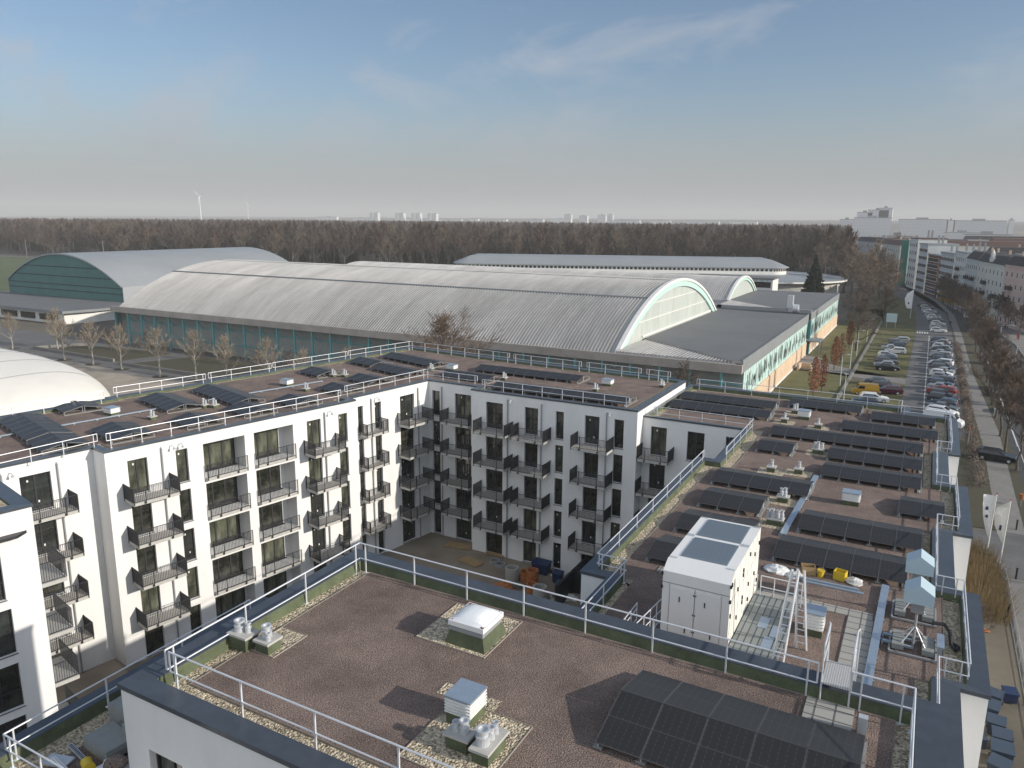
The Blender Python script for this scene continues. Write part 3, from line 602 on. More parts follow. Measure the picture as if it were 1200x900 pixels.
# ------------------------------------------------------------------ solar panels
_pv = {}
def pv_mesh(w, l):
    k = (round(w, 2), round(l, 2))
    if k not in _pv:
        b_ = MB(); b_.box(-w / 2 + .008, w / 2 - .008, -l / 2 + .008, l / 2 - .008, -.02, .012)
        b_.box(-w / 2, w / 2, -l / 2, -l / 2 + .008, -.02, .016, 1); b_.box(-w / 2, w / 2, l / 2 - .008, l / 2, -.02, .016, 1)
        b_.box(-w / 2, -w / 2 + .008, -l / 2 + .008, l / 2 - .008, -.02, .016, 1); b_.box(w / 2 - .008, w / 2, -l / 2 + .008, l / 2 - .008, -.02, .016, 1)
        _pv[k] = b_.mesh('panel', [M['pv'], M['pv_frame']])
    return _pv[k]
def solar(x0, x1, yr, z, label, ang=0.0, half=1.5, hr=.53, he=.26, pw=1.14, org=None):
    """ridge tent of panels: ridge from (x0) to (x1) at yr, front slope towards -y"""
    L = x1 - x0; n = max(1, round(L / pw)); w = L / n
    r = empty('solar_array', (x0, yr, z) if org is None else (*org, z), ang, label, 'solar array', 'solar panel rows on the roofs')
    t = atan2(hr - he, half); sl = hypot(half, hr - he) - .03
    for i in range(n):
        for s in (-1, 1):
            place('panel', pv_mesh(w - .015, sl), r, (w * (i + .5), s * half / 2, (hr + he) / 2), 0, -s * t)
    f = MB()
    for i in range(n + 1):
        x = min(max(w * i, .06), L - .06)
        for s in (-1, 1):
            f.tube((x, s * (half - .08), 0), (x, s * (half - .08), he - .01), .025, n=4); f.tube((x, s * .08, 0), (x, s * .08, hr - .04), .02, n=4)
            f.tube((x, s * .05, hr - .05), (x, s * (half - .05), he - .03), .02, n=4)
        f.box(x - .12, x + .12, -half + .05, half - .05, 0, .05, 1)
    f.build('support_frame', [M['zinc_light'], M['slab_grey']], r)
    return r
solar(-6.05, -.2, 17.25, zN, 'large near array of black panels on the gravel roof at the bottom', half=1.78, hr=.60, he=.18, pw=1.16)
RW = [('r1', -18.7, -10.5, 67.1, 'long panel row farthest back beside the step of the right wing roof'), ('r2', -18.6, -10.3, 63.5, 'long panel row just behind the set-back railing, second from the rear on the left'),
      ('r3', -9.7, -3.9, 69.2, 'rear panel row in the middle of the right wing, in front of the lawn'), ('r4', -3.1, 1.5, 67.6, 'short panel row in the rear right corner nearest the car park'),
      ('r5', -4.9, 1.7, 63.3, 'six-panel row second from the rear on the street side'), ('r6', -9.4, .8, 58.9, 'longest panel row, spanning the right wing behind the small twin vents'),
      ('r7', -9.5, -7.1, 54.4, 'small two-panel row near the courtyard corner of the right wing'), ('r8', -4.9, .8, 54.8, 'street-side panel row just in front of the longest row'),
      ('r9', -4.8, .8, 50.7, 'street-side panel row at the far end of the silver cable tray'), ('r10', -10.5, -4.9, 46.1, 'five-panel row on the courtyard side beside the silver tray'),
      ('r11', -10.2, -6.8, 42.0, 'three-panel row on the courtyard side, second behind the white ventilation unit'), ('r12', -10.3, -6.5, 37.9, 'three-panel row partly hidden right behind the white ventilation unit'),
      ('r13', -10.4, -8.2, 33.8, 'panel row left of the white ventilation unit'), ('r14', -.2, 2.0, 46.0, 'small two-panel row by itself next to the street bay'),
      ('r15', -4.7, 1.0, 41.0, 'five-panel row right of the tray, behind the nearest street-side row'), ('r16', -5.2, .5, 36.8, 'nearest street-side panel row, behind the loose building material')]
for k, x0, x1, y, lb in RW: solar(x0, x1, y, zR, lb)
LW = [((-58.5, 30.6), 7.3, 'big panel tent at the far left of the left wing roof'), ((-51.2, 28.6), 3.2, 'small panel tent at the left end of the inner railing'), ((-58.9, 35.0), 2.4, 'smallest panel tent beside the outer railing in front of the dome'),
      ((-50.4, 32.5), 4.1, 'panel tent right behind the railing jog of the left wing'), ((-55.9, 40.2), 5.7, 'panel tent along the outer edge, past the dome'), ((-48.0, 37.1), 3.0, 'panel tent at the inner railing between two pipe vents'),
      ((-55.0, 44.7), 7.6, 'longest panel tent on the middle of the left wing'), ((-47.3, 41.5), 3.3, 'short panel tent at the inner railing below the longest one'), ((-53.0, 55.6), 3.3, 'panel tent by the outer railing at the far bend'),
      ((-46.1, 45.5), 3.0, 'short panel tent opposite the small white vent box'), ((-46.2, 50.9), 3.0, 'short panel tent at the inner railing past the jog'), ((-46.8, 55.3), 3.5, 'short panel tent near the inside corner, second from it'),
      ((-52.5, 62.3), 3.9, 'low panel tent in the far left corner of the roof'), ((-48.1, 60.5), 5.7, 'panel tent right at the inside corner of the wings'), ((-51.4, 66.4), 8.1, 'rearmost panel tent where left and back wing meet')]
for p, L, lb in LW: solar(0, L, 0, zA, lb, ang=radians(-15), org=p, half=1.45, hr=.56)
solar(-39.2, -27.8, 65.2, zA, 'long panel row across the middle of the back wing', half=1.45, hr=.56)
solar(-33.6, -20.8, 58.9, zA, 'long panel row close behind the front railing of the back wing', half=1.45, hr=.55)
solar(0, 5.6, 0, zA, 'panel row behind the front railing beside the inside corner of the back wing', ang=radians(-4), org=(-40.6, 61.2), half=1.4, hr=.55)

# ------------------------------------------------------------------ roof equipment
def pipe(mb, x, y, z, r, h, m=0, cap=True):
    mb.cyl(x, y, z, z + h * .55, r * 1.15, 16, m); mb.cyl(x, y, z + h * .55, z + h, r * .85, 16, m); mb.ring(x, y, z + h * .55, z + h * .66, r * 1.25, r * .8, 16, m); mb.ring(x, y, z + h, z + h + .05, r * 1.2, r * .8, 16, m)
def louvre_vent(x, y, z, w, d, h, label, base=.3, rz=0, sc=1):
    r = empty('ventilation_box', (x, y, z), rz, label, 'vent box', 'louvred vent boxes'); b_ = MB(); b_.box(-w * .46, w * .46, -d * .46, d * .46, 0, base, 0); b_.build('base', M['bitumen_green'], r)
    l = MB(); n = 5; hh = (h - .05) / n; l.box(-w * .44, w * .44, -d * .44, d * .44, base, base + h - .03)
    for i in range(n): l.box(-w / 2, w / 2, -d / 2, d / 2, base + hh * i + .02, base + hh * i + hh * .62)
    l.build('louvres', M['white_paint'], r); t = MB(); t.box(-w / 2 - .01, w / 2 + .01, -d / 2 - .01, d / 2 + .01, base + h - .045, base + h); t.build('lid', M['zinc'], r); return r
louvre_vent(-9.45, 14.95, zN, .78, .85, .5, 'white slatted vent box with a pale blue lid on the near roof', .3)
def pipe_vent(x, y, z, w, d, pipes, label, base=.34, rz=0):
    r = empty('pipe_vent', (x, y, z), rz, label, 'pipe vent', 'grey pipe vents'); b_ = MB(); b_.box(-w * .42, w * .42, -d * .42, d * .42, 0, base); b_.build('base', M['bitumen_green'], r)
    t = MB(); t.box(-w / 2, w / 2, -d / 2, d / 2, base, base + .07); t.build('lid', M['concrete'], r)
    for px, py, pr, ph in pipes: q = MB(); pipe(q, px, py, base + .07, pr, ph); q.build('pipe', M['zinc_light'], r, smooth=False)
    return r
pipe_vent(-8.98, 13.95, zN, .72, .5, [(-.12, 0, .09, .2), (.1, .02, .11, .3)], 'two-pipe vent with a white lid just in front of the slatted box')
pipe_vent(-8.22, 14.05, zN, .55, 1.05, [(-.05, -.2, .15, .36), (.02, .05, .09, .28), (.02, .28, .07, .26)], 'three-pipe vent on a long lid, right of the two-pipe vent on the near roof')
pipe_vent(-17.15, 14.55, zN, .8, .6, [(-.14, 0, .14, .3), (.16, .05, .08, .28)], 'pipe vent on the left coping of the near roof', .42)
pipe_vent(-16.35, 14.75, zN, .62, .62, [(-.08, .05, .13, .32), (.13, -.1, .07, .2)], 'pipe vent in the square gravel patch at the left of the near roof')
sk = empty('skylight', (-11.25, 18.42, zN), 0, 'white domed skylight with a green sheeted base on the near roof', 'skylight')
b_ = MB()
for (x0, y0, x1, y1, z0, z1, m_) in ((-.82, -.86, .82, .86, 0, .42, 0),):
    k = len(b_.v); b_.v += [(x0, y0, z0), (x1, y0, z0), (x1, y1, z0), (x0, y1, z0), (-.68, -.72, z1), (.68, -.72, z1), (.68, .72, z1), (-.68, .72, z1)]
    b_.f += [(k, k + 1, k + 5, k + 4), (k + 1, k + 2, k + 6, k + 5), (k + 2, k + 3, k + 7, k + 6), (k + 3, k, k + 4, k + 7)]; b_.m += [0] * 4
b_.build('base', M['bitumen_green'], sk)
b_ = MB(); b_.box(-.67, .67, -.71, .71, .42, .6); b_.build('upstand', M['seam'], sk)
b_ = MB(); b_.box(-.72, .72, -.76, .76, .60, .76); b_.build('frame', M['white_paint'], sk)
b_ = MB(); N_ = 10
for i in range(N_):
    for j in range(N_):
        def H(a, c): 
            fx = 1 - abs(2 * a / N_ - 1) ** 3; fy = 1 - abs(2 * c / N_ - 1) ** 3; return .76 + .20 * fx * fy
        b_.poly([(-.68 + 1.36 * p / N_, -.72 + 1.44 * q / N_, H(p, q)) for p, q in ((i, j), (i + 1, j), (i + 1, j + 1), (i, j + 1))])
b_.build('dome', M['acrylic'], sk, smooth=True)
b_ = MB()
for x in (-.6, .6):
    for y in (-.66, .66): b_.cyl(x, y, .76, .79, .025, 8)
b_.build('screw', M['tail'], sk); sk.scale = (.87, .82, 1)
for x, y, L_, h_ in ((-12.95, 18.8, 2.2, 0), (-10.4, 18.8, 2.3, 0)): pass

# ventilation unit
ahu = empty('ventilation_unit', (-6.5, 29.1, zR), 0, 'tall white ventilation unit with blue-grey louvred top beside the steel grating', 'ventilation unit')
X0, X1, Y0, Y1, H_ = -1.28, 1.28, -2.65, 2.75, 2.95
b_ = MB(); pr = [(Y0, .1), (Y1, .1), (Y1, H_), (Y0 + .55, H_), (Y0, H_ - .28)]
for x, s in ((X0, 1), (X1, -1)): b_.poly([(x, p[0], p[1]) for p in (pr if s < 0 else pr[::-1])], 1 if s < 0 else 0)
for p, q in zip(pr, pr[1:] + pr[:1]): b_.poly([(X0, p[0], p[1]), (X1, p[0], p[1]), (X1, q[0], q[1]), (X0, q[0], q[1])][::-1], 0)
b_.build('casing', [M['white_paint'], M['cream']], ahu)
b_ = MB(); b_.box(X0 + .03, X1 - .03, Y0 + .03, Y1 - .03, 0, .1); b_.build('plinth', M['seam'], ahu)
for y0, y1 in ((Y0 + .95, Y0 + 2.95), (Y0 + 3.25, Y1 - .2)):
    b_ = MB(); b_.box(X0 + .38, X1 - .38, y0, y1, H_, H_ + .02)
    y = y0 + .04
    while y < y1 - .05: b_.box(X0 + .4, X1 - .4, y, y + .05, H_ + .02, H_ + .05); y += .1
    b_.build('louvre_grille', M['grille'], ahu)
for yy in (Y0 + .7, Y0 + 3.08, Y0 + 3.22, Y1 - .1):
    for xx in (X0 + .18, X1 - .18): b_ = MB(); b_.box(xx - .16, xx + .16, yy - .03, yy + .03, H_, H_ + .03); b_.build('lifting_rail', M['zinc_light'], ahu)
for i in range(2):
    d = MB(); x0 = X0 + .32 + i * .97; d.box(x0, x0 + .93, Y0 - .03, Y0 - .003, .22, 2.1); d.box(x0 + .03, x0 + .90, Y0 - .035, Y0 - .03, .25, 2.07); o = d.build('access_door', M['white_paint'], ahu)
    hd = MB(); hd.box(x0 + .35, x0 + .39, Y0 - .06, Y0 - .035, 1.55, 1.75); hd.box(x0 + .62, x0 + .66, Y0 - .06, Y0 - .035, .32, .5); hd.build('handle', M['black'], o)
    for z in (.4, 1.1, 1.9): hd = MB(); hd.box(x0 + (.0 if i else .89), x0 + (.04 if i else .93), Y0 - .05, Y0 - .035, z, z + .05); hd.build('hinge', M['black'], o)
for x in (X0 + .3, X0 + 1.27, X0 + 2.24): pass
sm = MB(); sm.box(X0, X1, Y0 - .006, Y0 - .002, 2.2, 2.23)
for x in (X0 + .28, X0 + 1.26, X0 + 2.26): sm.box(x, x + .012, Y0 - .012, Y0 - .002, .12, 2.2)
for y in (Y0 + .6, Y0 + 1.5, Y0 + 2.4, Y0 + 3.1, Y0 + 3.9, Y0 + 4.7): sm.box(X1 + .002, X1 + .006, y, y + .015, .12, H_ - .03)
sm.box(X1 + .002, X1 + .006, Y0, Y1, 1.9, 1.915); sm.build('seam', M['seam'], ahu)
for y, z in ((Y0 + .12, 2.55), (Y0 + .1, 1.3), (Y0 + 1.2, 1.9), (Y0 + 1.25, .7), (Y0 + 2.1, 2.3), (Y0 + 2.1, 2.1), (Y0 + 2.2, 1.1), (Y0 + 2.2, .9), (Y0 + 3.3, 2.5), (Y0 + 3.3, 1.2), (Y0 + 3.35, .5), (Y0 + 4.3, 2.1), (Y0 + 4.4, 1.2), (Y0 + 5.1, 2.3), (Y0 + 5.1, .6)):
    hd = MB(); hd.box(X1 + .002, X1 + .05, y, y + .05, z, z + .16); hd.build('handle', M['black'], ahu)
for z in (2.55, 1.95): hd = MB(); hd.box(X1 - .02, X1 + .05, Y0 - .05, Y0 + .04, z, z + .12); hd.build('corner_fitting', M['black'], ahu)
hd = MB(); hd.box(X0 - .05, X0 + .02, Y0 - .05, Y0 + .04, 2.5, 2.62); hd.box(X0 - .05, X0 + .02, Y0 - .05, Y0 + .04, 1.95, 2.07); hd.build('corner_fitting', M['black'], ahu)

gr = empty('steel_platform', (-4.25, 28.7, zR), 0, 'grey steel grating platform right of the ventilation unit', 'platform')
b_ = MB(); b_.box(-.92, .85, -2.4, 2.6, .12, .18); b_.build('grating', M['grate'], gr)
b_ = MB()
for x in (-.85, 0, .8):
    b_.box(x - .04, x + .04, -2.4, 2.6, .04, .12)
b_.build('beam', M['zinc_light'], gr)
for x, y in ((.3, -1.2), (.45, -.2), (-.1, .3)): q = MB(); q.box(x - .18, x + .18, y - .5, y + .4, .185, .2); q.build('cover_plate', M['zinc'], gr)
walk = MB(); walk.box(-9.6, -.6, 31.55, 32.15, zR, zR + .04); walk.box(-1.5, -.55, 22.3, 31.54, zR, zR + .04)
tag(walk.build('paving_walk', M['slabs']), 'pale slab walkway from behind the ventilation unit to the access ladder', 'walkway')
def barrier(x0, y0, x1, y1, z, label, n=4, h=1.05):
    r = empty('barrier', (x0, y0, z), atan2(y1 - y0, x1 - x0), label, 'barrier', 'galvanised barriers'); L = hypot(x1 - x0, y1 - y0); b_ = MB()
    for zz in (.08, .55, h): b_.tube((0, 0, zz), (L, 0, zz), .022)
    for i in range(n + 1): b_.tube((L * i / n, 0, 0), (L * i / n, 0, h), .022)
    b_.build('frame', M['galv'], r)
barrier(-4.95, 31.3, -3.3, 31.3, zR, 'galvanised barrier at the back of the grating platform', 3)
barrier(-5.35, 31.3, -5.1, 31.3, zR, 'narrow end barrier right behind the ventilation unit', 1)
barrier(-8.3, 24.4, -8.0, 27.4, zR, 'upper barrier of the steps left of the ventilation unit', 5)
barrier(-8.9, 23.6, -8.9, 26.9, zR - .0, 'lower barrier of the steps left of the ventilation unit', 5, .8)
# A-frame ladder
ld = empty('step_ladder', (-3.1, 27.3, zR), 0, 'tall aluminium A-frame ladder standing beside the grating platform', 'ladder')
for k, (fx, fy) in enumerate(((-.3, -.8), (.3, .7))):
    lg = MB(); top = (.12 if k else -.05, 0 + (.05 if k else -.05), 3.45)
    for sx in (-.15, .15):
        lg.tube((fx + sx * 1.25, fy, 0), (top[0] + sx * .75, top[1], top[2]), .045, n=4)
    for i in range(1, 12):
        t = i / 12; lg.tube((fx + (top[0] - fx) * t - .18 + .05 * t, fy + (top[1] - fy) * t, 3.45 * t), (fx + (top[0] - fx) * t + .18 - .05 * t, fy + (top[1] - fy) * t, 3.45 * t), .022, n=4)
    lg.build('leg', M['galv'], ld)
# access ladder from the near roof down
al = empty('access_ladder', (-1.08, 21.3, zR), 0, 'steep galvanised access ladder with hooped handrails and a ribbed white landing', 'ladder')
b_ = MB(); b_.box(-.36, .36, -1.0, .25, 3.46, 3.5); b_.build('landing', M['checker'], al)
for x in (-.36, .36):
    s_ = MB(); s_.tube((x, .25, 3.45), (x, 1.15, 0), .035); s_.tube((x, -.95, 2.95), (x, -.95, 4.55), .026); s_.tube((x, .22, 3.5), (x, .22, 4.55), .026)
    s_.path([(x, -.95, 4.55), (x, .22, 4.6), (x * 1.08, .55, 4.5), (x * 1.12, .75, 4.2), (x * 1.1, 1.0, 3.2), (x, 1.6, 1.0)], .026, 8)
    s_.path([(x, -.95, 4.05), (x, .22, 4.05), (x, .55, 3.6), (x, 1.3, .8)], .02, 8)
    s_.tube((x, .8, 1.4), (x, 1.55, 1.2), .02); s_.build('handrail', M['galv'], al, smooth=False)
for i in range(11): t = i / 11; s_ = MB(); s_.box(-.36, .36, 1.1 - .85 * t, 1.2 - .85 * t, .15 + 3.2 * t, .18 + 3.2 * t); s_.build('rung', M['galv'], al)
def tray(pts, label, w=.3, z=zR):
    b_ = MB()
    for a, c in zip(pts, pts[1:]):
        u, L = unit(a, c); b_.obox(a, u, 0, L, -w / 2, w / 2, z + .08, z + .16)
        k = int(L / 1.5)
        for i in range(k + 1): b_.obox(a, u, L * i / max(1, k) - .03, L * i / max(1, k) + .03, -w / 2 - .05, w / 2 + .05, z, z + .075)
    tag(b_.build('cable_tray', M['zinc']), label, 'cable tray', 'silver cable trays')
for a_, b__, l_ in (((-54.9, 27.3), (-52.5, 38.0), 'thin silver cable tray along the left wing between the panel tents'), ((-51.5, 41.8), (-48.7, 52.4), 'thin silver cable tray along the far half of the left wing')): tray([a_, b__], l_, .12, zA)
tray([(-5.0, 49.3), (-5.25, 38.6)], 'silver cable tray between the left and right panel rows'); tray([(-.3, 35.0), (-.5, 22.2)], 'silver cable tray running towards the access ladder past the masts')
tray([(-.15, 30.55), (1.0, 30.5)], 'short upper silver tray branching to the hooded masts', .12); tray([(-.15, 30.0), (.9, 29.95)], 'short lower silver tray branching to the hooded masts', .12)
louvre_vent(-2.55, 29.5, zR, .72, .8, .7, 'slatted silver vent box between the grating and the slab walkway', .28)
def hood_mast(x, y, label):
    r = empty('hooded_mast', (x, y, zR), 0, label, 'mast', 'pale blue hooded masts')
    h = MB(); w, d = .5, .48
    for s in (-1, 1): h.poly([(0, -d, 2.72), (s * w, -d, 2.40), (s * w, d, 2.40), (0, d, 2.72)][::s]); h.poly([(s * w, -d, 2.40), (s * w, -d, 1.98), (s * w, d, 1.98), (s * w, d, 2.40)][::-s])
    for yy, s in ((-d, 1), (d, -1)): h.poly([(-w, yy, 1.98), (w, yy, 1.98), (w, yy, 2.40), (0, yy, 2.72), (-w, yy, 2.40)][::s])
    h.poly([(-w, -d, 1.98), (-w, d, 1.98), (w, d, 1.98), (w, -d, 1.98)]); h.build('hood', M['paleblue'], r)
    p = MB(); p.tube((0, 0, .1), (0, 0, 2.0), .05, n=8); p.build('pole', M['seam'], r)
    for a in range(4): q = MB(); q.tube((0, 0, .9), (.7 * cos(a * pi / 2 + pi / 4), .7 * sin(a * pi / 2 + pi / 4), .12), .025); q.build('brace', M['zinc_light'], r)
    b_ = MB(); b_.box(-.22, .22, -.1, .12, 1.45, 1.9); b_.build('junction_box', M['seam'], r)
    b_ = MB()
    for y_ in (-.78, .78): b_.box(-.8, .8, y_ - .04, y_ + .04, .02, .1)
    for x_ in (-.78, .78): b_.box(x_ - .04, x_ + .04, -.74, .74, .02, .1)
    b_.build('base_frame', M['seam'], r)
    for x_ in (-.5, .5):
        b_ = MB(); 
        for i in range(4): b_.box(x_ - .2, x_ + .2, -.6 + .3 * i, -.32 + .3 * i, .1, .3)
        b_.build('ballast', M['slab_grey'], r)
hood_mast(.88, 30.2, 'nearer of the two masts with a pale blue pitched hood'); hood_mast(.85, 33.0, 'farther of the two masts with a pale blue pitched hood')
b_ = MB(); b_.path([(1.5, 31.6, zR + .5), (1.9, 31.7, zR + .5), (2.1, 31.4, zR + .35), (2.15, 30.9, zR + .1), (2.3, 30.6, zR + .08), (2.4, 30.9, zR + .08), (2.2, 31.1, zR + .08)], .07, 8)
tag(b_.build('cable_bundle', M['black']), 'loop of thick black cable on the gravel beside the masts', 'cable')
b_ = MB(); b_.box(1.65, 1.9, 29.9, 31.0, zR + .35, zR + .42); b_.box(1.7, 1.85, 30.0, 30.1, zR, zR + .35); b_.box(1.7, 1.85, 30.8, 30.9, zR, zR + .35)
tag(b_.build('metal_shelf', M['zinc']), 'narrow silver shelf box right of the nearer mast', 'metal box')
# loose material behind the platform
b_ = MB(); b_.box(-3.9, -1.3, 34.0, 34.12, zR, zR + .12); b_.box(-3.6, -1.1, 33.8, 33.95, zR, zR + .06); tag(b_.build('profile_stack', M['zinc']), 'stack of silver metal profiles lying in front of the nearest street-side panels', 'metal profiles')
def blob(name, x, y, z, rx, ry, rz_, m, label, cat, seed=0, jag=.25, group=None):
    rn = random.Random(seed); b_ = MB(); n1, n2 = 12, 7; R_ = {}
    for j in range(n2 + 1):
        for i in range(n1):
            t = pi / 2 * j / n2; q = 1 + rn.uniform(-jag, jag) * (j < n2); R_[i, j] = (rx * cos(t) * cos(2 * pi * i / n1) * q, ry * cos(t) * sin(2 * pi * i / n1) * q, rz_ * sin(t) * (1 + rn.uniform(-jag, jag) / 2))
    for j in range(n2):
        for i in range(n1): b_.poly([R_[i, j], R_[(i + 1) % n1, j], R_[(i + 1) % n1, j + 1], R_[i, j + 1]])
    return tag(b_.build(name, m, loc=(x, y, z), smooth=False), label, cat, group)
blob('plastic_sheet', -4.75, 34.4, zR, .55, .4, .25, M['white_paint'], 'crumpled white plastic sheet behind the grating platform', 'plastic sheet', 3)
blob('plastic_sheet', -4.0, 34.3, zR, .45, .35, .15, M['bag'], 'crumpled grey plastic sheet right behind the top of the ladder', 'plastic sheet', 4)
def bucket(x, y, z, label, m='yellow'):
    b_ = MB(); b_.cyl(0, 0, 0, .32, .13, 14, 0, .16); b_.ring(0, 0, .29, .33, .175, .155, 14); r = tag(b_.build('bucket', M[m], loc=(x, y, z)), label, 'bucket')
    q = MB(); q.path([(-.16, 0, .3), (-.1, 0, .45), (.1, 0, .45), (.16, 0, .3)], .008); q.build('handle', M['seam'], r)
bucket(-2.95, 34.75, zR, 'yellow bucket beside the torn cardboard box'); 
def crate(x, y, z, w, d, h, m, label, rz=0, cat='box', name='box'):
    b_ = MB(); t = .03; b_.box(-w / 2, w / 2, -d / 2, -d / 2 + t, 0, h); b_.box(-w / 2, w / 2, d / 2 - t, d / 2, 0, h); b_.box(-w / 2, -w / 2 + t, -d / 2 + t, d / 2 - t, 0, h); b_.box(w / 2 - t, w / 2, -d / 2 + t, d / 2 - t, 0, h); b_.box(-w / 2 + t, w / 2 - t, -d / 2 + t, d / 2 - t, .01, .03)
    return tag(b_.build(name, M[m], loc=(x, y, z), rz=rz), label, cat)
crate(-3.5, 34.85, zR, .6, .45, .38, 'wood', 'open cardboard-brown box of offcuts behind the step ladder', .3)
crate(-2.15, 34.95, zR, .5, .42, .4, 'yellow', 'yellow and white sack-like tub beside the metal profiles', -.2, 'tub', 'tub')
blob('bulk_bag', -1.55, 34.8, zR, .4, .3, .28, M['bag'], 'small dark-lined white bag at the right end of the loose material', 'bag', 8)

# small vents on the other roofs
for (x, y), lb in (((-54.2, 35.1), 'nearest the dome'), ((-50.4, 49.6), 'in the middle of the left wing roof'), ((-41.5, 63.4), 'behind the inside corner of the wings'), ((-25.2, 64.7), 'at the right end of the back wing roof')):
    louvre_vent(x, y, zA, .95, .8, .42, 'small pale vent box ' + lb, .2)
for (x, y), lb in (((-50.3, 35.7), 'beside the second panel tent of the left wing'), ((-50.0, 40.2), 'paired behind the inner railing, left of two'), ((-49.3, 40.6), 'paired behind the inner railing, right of two'), ((-47.3, 48.8), 'past the short panel tents on the left wing'), ((-49.5, 54.8), 'in front of the far bend of the left wing'),
                   ((-48.5, 55.3), 'just right of the far-bend vent'), ((-43.2, 62.2), 'beside the small box at the inside corner'), ((-34.6, 61.9), 'between the two long panel rows of the back wing'), ((-25.2, 61.8), 'in front of the box at the right end of the back wing'), ((-20.6, 66.5), 'at the stepped right end of the back wing')):
    pipe_vent(x, y, zA, .5, .6, [(-.08, 0, .1, .42), (.12, .06, .07, .3)], 'grey pipe vent ' + lb, .22)
louvre_vent(-7.9, 64.4, zR, .95, .8, .5, 'pale vent box near the rear of the right wing, beside the twin pipe vents', .25)
louvre_vent(-2.65, 45.4, zR, .95, .75, .5, 'pale vent box alone in the open gravel between the street-side panel rows', .25)
for (x, y, pp), lb in (((-8.8, 65.9, 2), 'farthest back on the right wing'), ((-9.1, 62.4, 1), 'left in front of the rear vent box of the right wing'), ((-6.5, 61.9, 1), 'standing alone before the longest panel row'), ((-5.6, 54.8, 3), 'between the small two-panel row and the street-side rows'),
                       ((-7.7, 49.1, 1), 'left of two in the open gravel behind the five-panel row'), ((-6.1, 49.6, 1), 'right of two in the open gravel behind the five-panel row'), ((-6.1, 43.8, 2), 'right of the three-panel row beside the tray'), ((-5.9, 40.1, 4), 'clustered on a green base behind the ventilation unit')):
    pebbles(blockR, x - .8, x + .8, y - .7, y + .6, zR, False)
    pipe_vent(x, y, zR, .45 + .12 * pp, .6, [((i - (pp - 1) / 2) * .24, .1 * (-1) ** i, .09, .35 + .12 * (i % 2)) for i in range(pp)], 'grey pipe vent ' + lb, .3)
# storage on the lower left roof
def slab_stack(x, y, w, d, h, rz, label):
    r = empty('slab_stack', (x, y, 14.21), rz, label, 'slab stack', 'stacks of grey paving slabs'); b_ = MB(); n = max(2, int(h / .08))
    for i in range(n):
        o_ = .015 * ((i * 7) % 3 - 1); b_.box(-w / 2 + o_, w / 2 + o_, -d / 2, d / 2, .12 + h * i / n, .12 + h * (i + 1) / n - .008)
    b_.build('slabs', M['slab_grey'], r); p = MB()
    for k in (-.4, 0, .4): p.box(-w / 2, w / 2, d * k - .05, d * k + .05, 0, .115)
    p.build('pallet', M['wood'], r)
slab_stack(-20.7, 13.3, 1.25, 1.3, .72, .05, 'tall stack of grey slabs on a pallet, farthest on the storage roof'); slab_stack(-20.25, 11.95, 1.3, .9, .36, -.1, 'wide low stack of grey slabs beside the bulk bag'); slab_stack(-19.75, 12.5, .7, .5, .62, -.1, 'small block of grey slabs beside the low stack')
blob('bulk_bag', -19.15, 11.3, 14.21, .55, .5, .5, M['bag'], 'white bulk bag with brown substrate spilling out on the storage roof', 'bag', 11, .16)
blob('substrate_heap', -19.1, 11.35, 14.6, .36, .34, .2, M['substrate'], 'heap of brown substrate on top of the bulk bag', 'heap', 12, .1)
b_ = MB(); b_.cyl(0, 0, 0, .38, .16, 18); b_.ring(0, 0, .34, .40, .18, .16, 18); o = tag(b_.build('bucket', M['yellow'], loc=(-20.2, 11.15, 14.4)), 'yellow bucket lying on its side on the storage roof', 'bucket'); o.rotation_euler = (pi / 2, 0, 1.2)
b_ = MB(); b_.box(-.4, .4, -.22, .22, 0, .06); tag(b_.build('sheet_panel', M['zinc_light'], loc=(-21.1, 10.85, 14.25), rz=.3), 'grey metal sheet lying near the storage roof railing', 'metal sheet')
for k, (dy, dz) in enumerate(((0, .07), (.12, .07), (.05, .10))): b_ = MB(); b_.box(0, 1.1, -.02, .02, 0, .03); tag(b_.build('metal_profile', M['white_paint'], loc=(-21.3, 10.75 + dy, 14.25 + dz), rz=-.15), 'thin white profile lying on the grey metal sheet, %s of three' % ('lowest', 'middle', 'topmost')[k], 'metal profile', 'thin white profiles')
b_ = MB(); b_.box(0, 2.0, -.07, .07, 0, .05)
for i in range(24): b_.box(.05 + i * .08, .09 + i * .08, -.05, .05, .051, .056, 1)
tag(b_.build('perforated_rail', [M['zinc_light'], M['black']], loc=(-21.5, 11.45, 14.25), rz=-.18), 'long perforated metal rail across the storage roof', 'metal rail')
b_ = MB(); b_.box(0, .95, -.1, .1, 0, .08); tag(b_.build('plank', M['wood'], loc=(-20.2, 10.85, 14.25), rz=.05), 'short timber plank in front of the yellow bucket', 'plank')

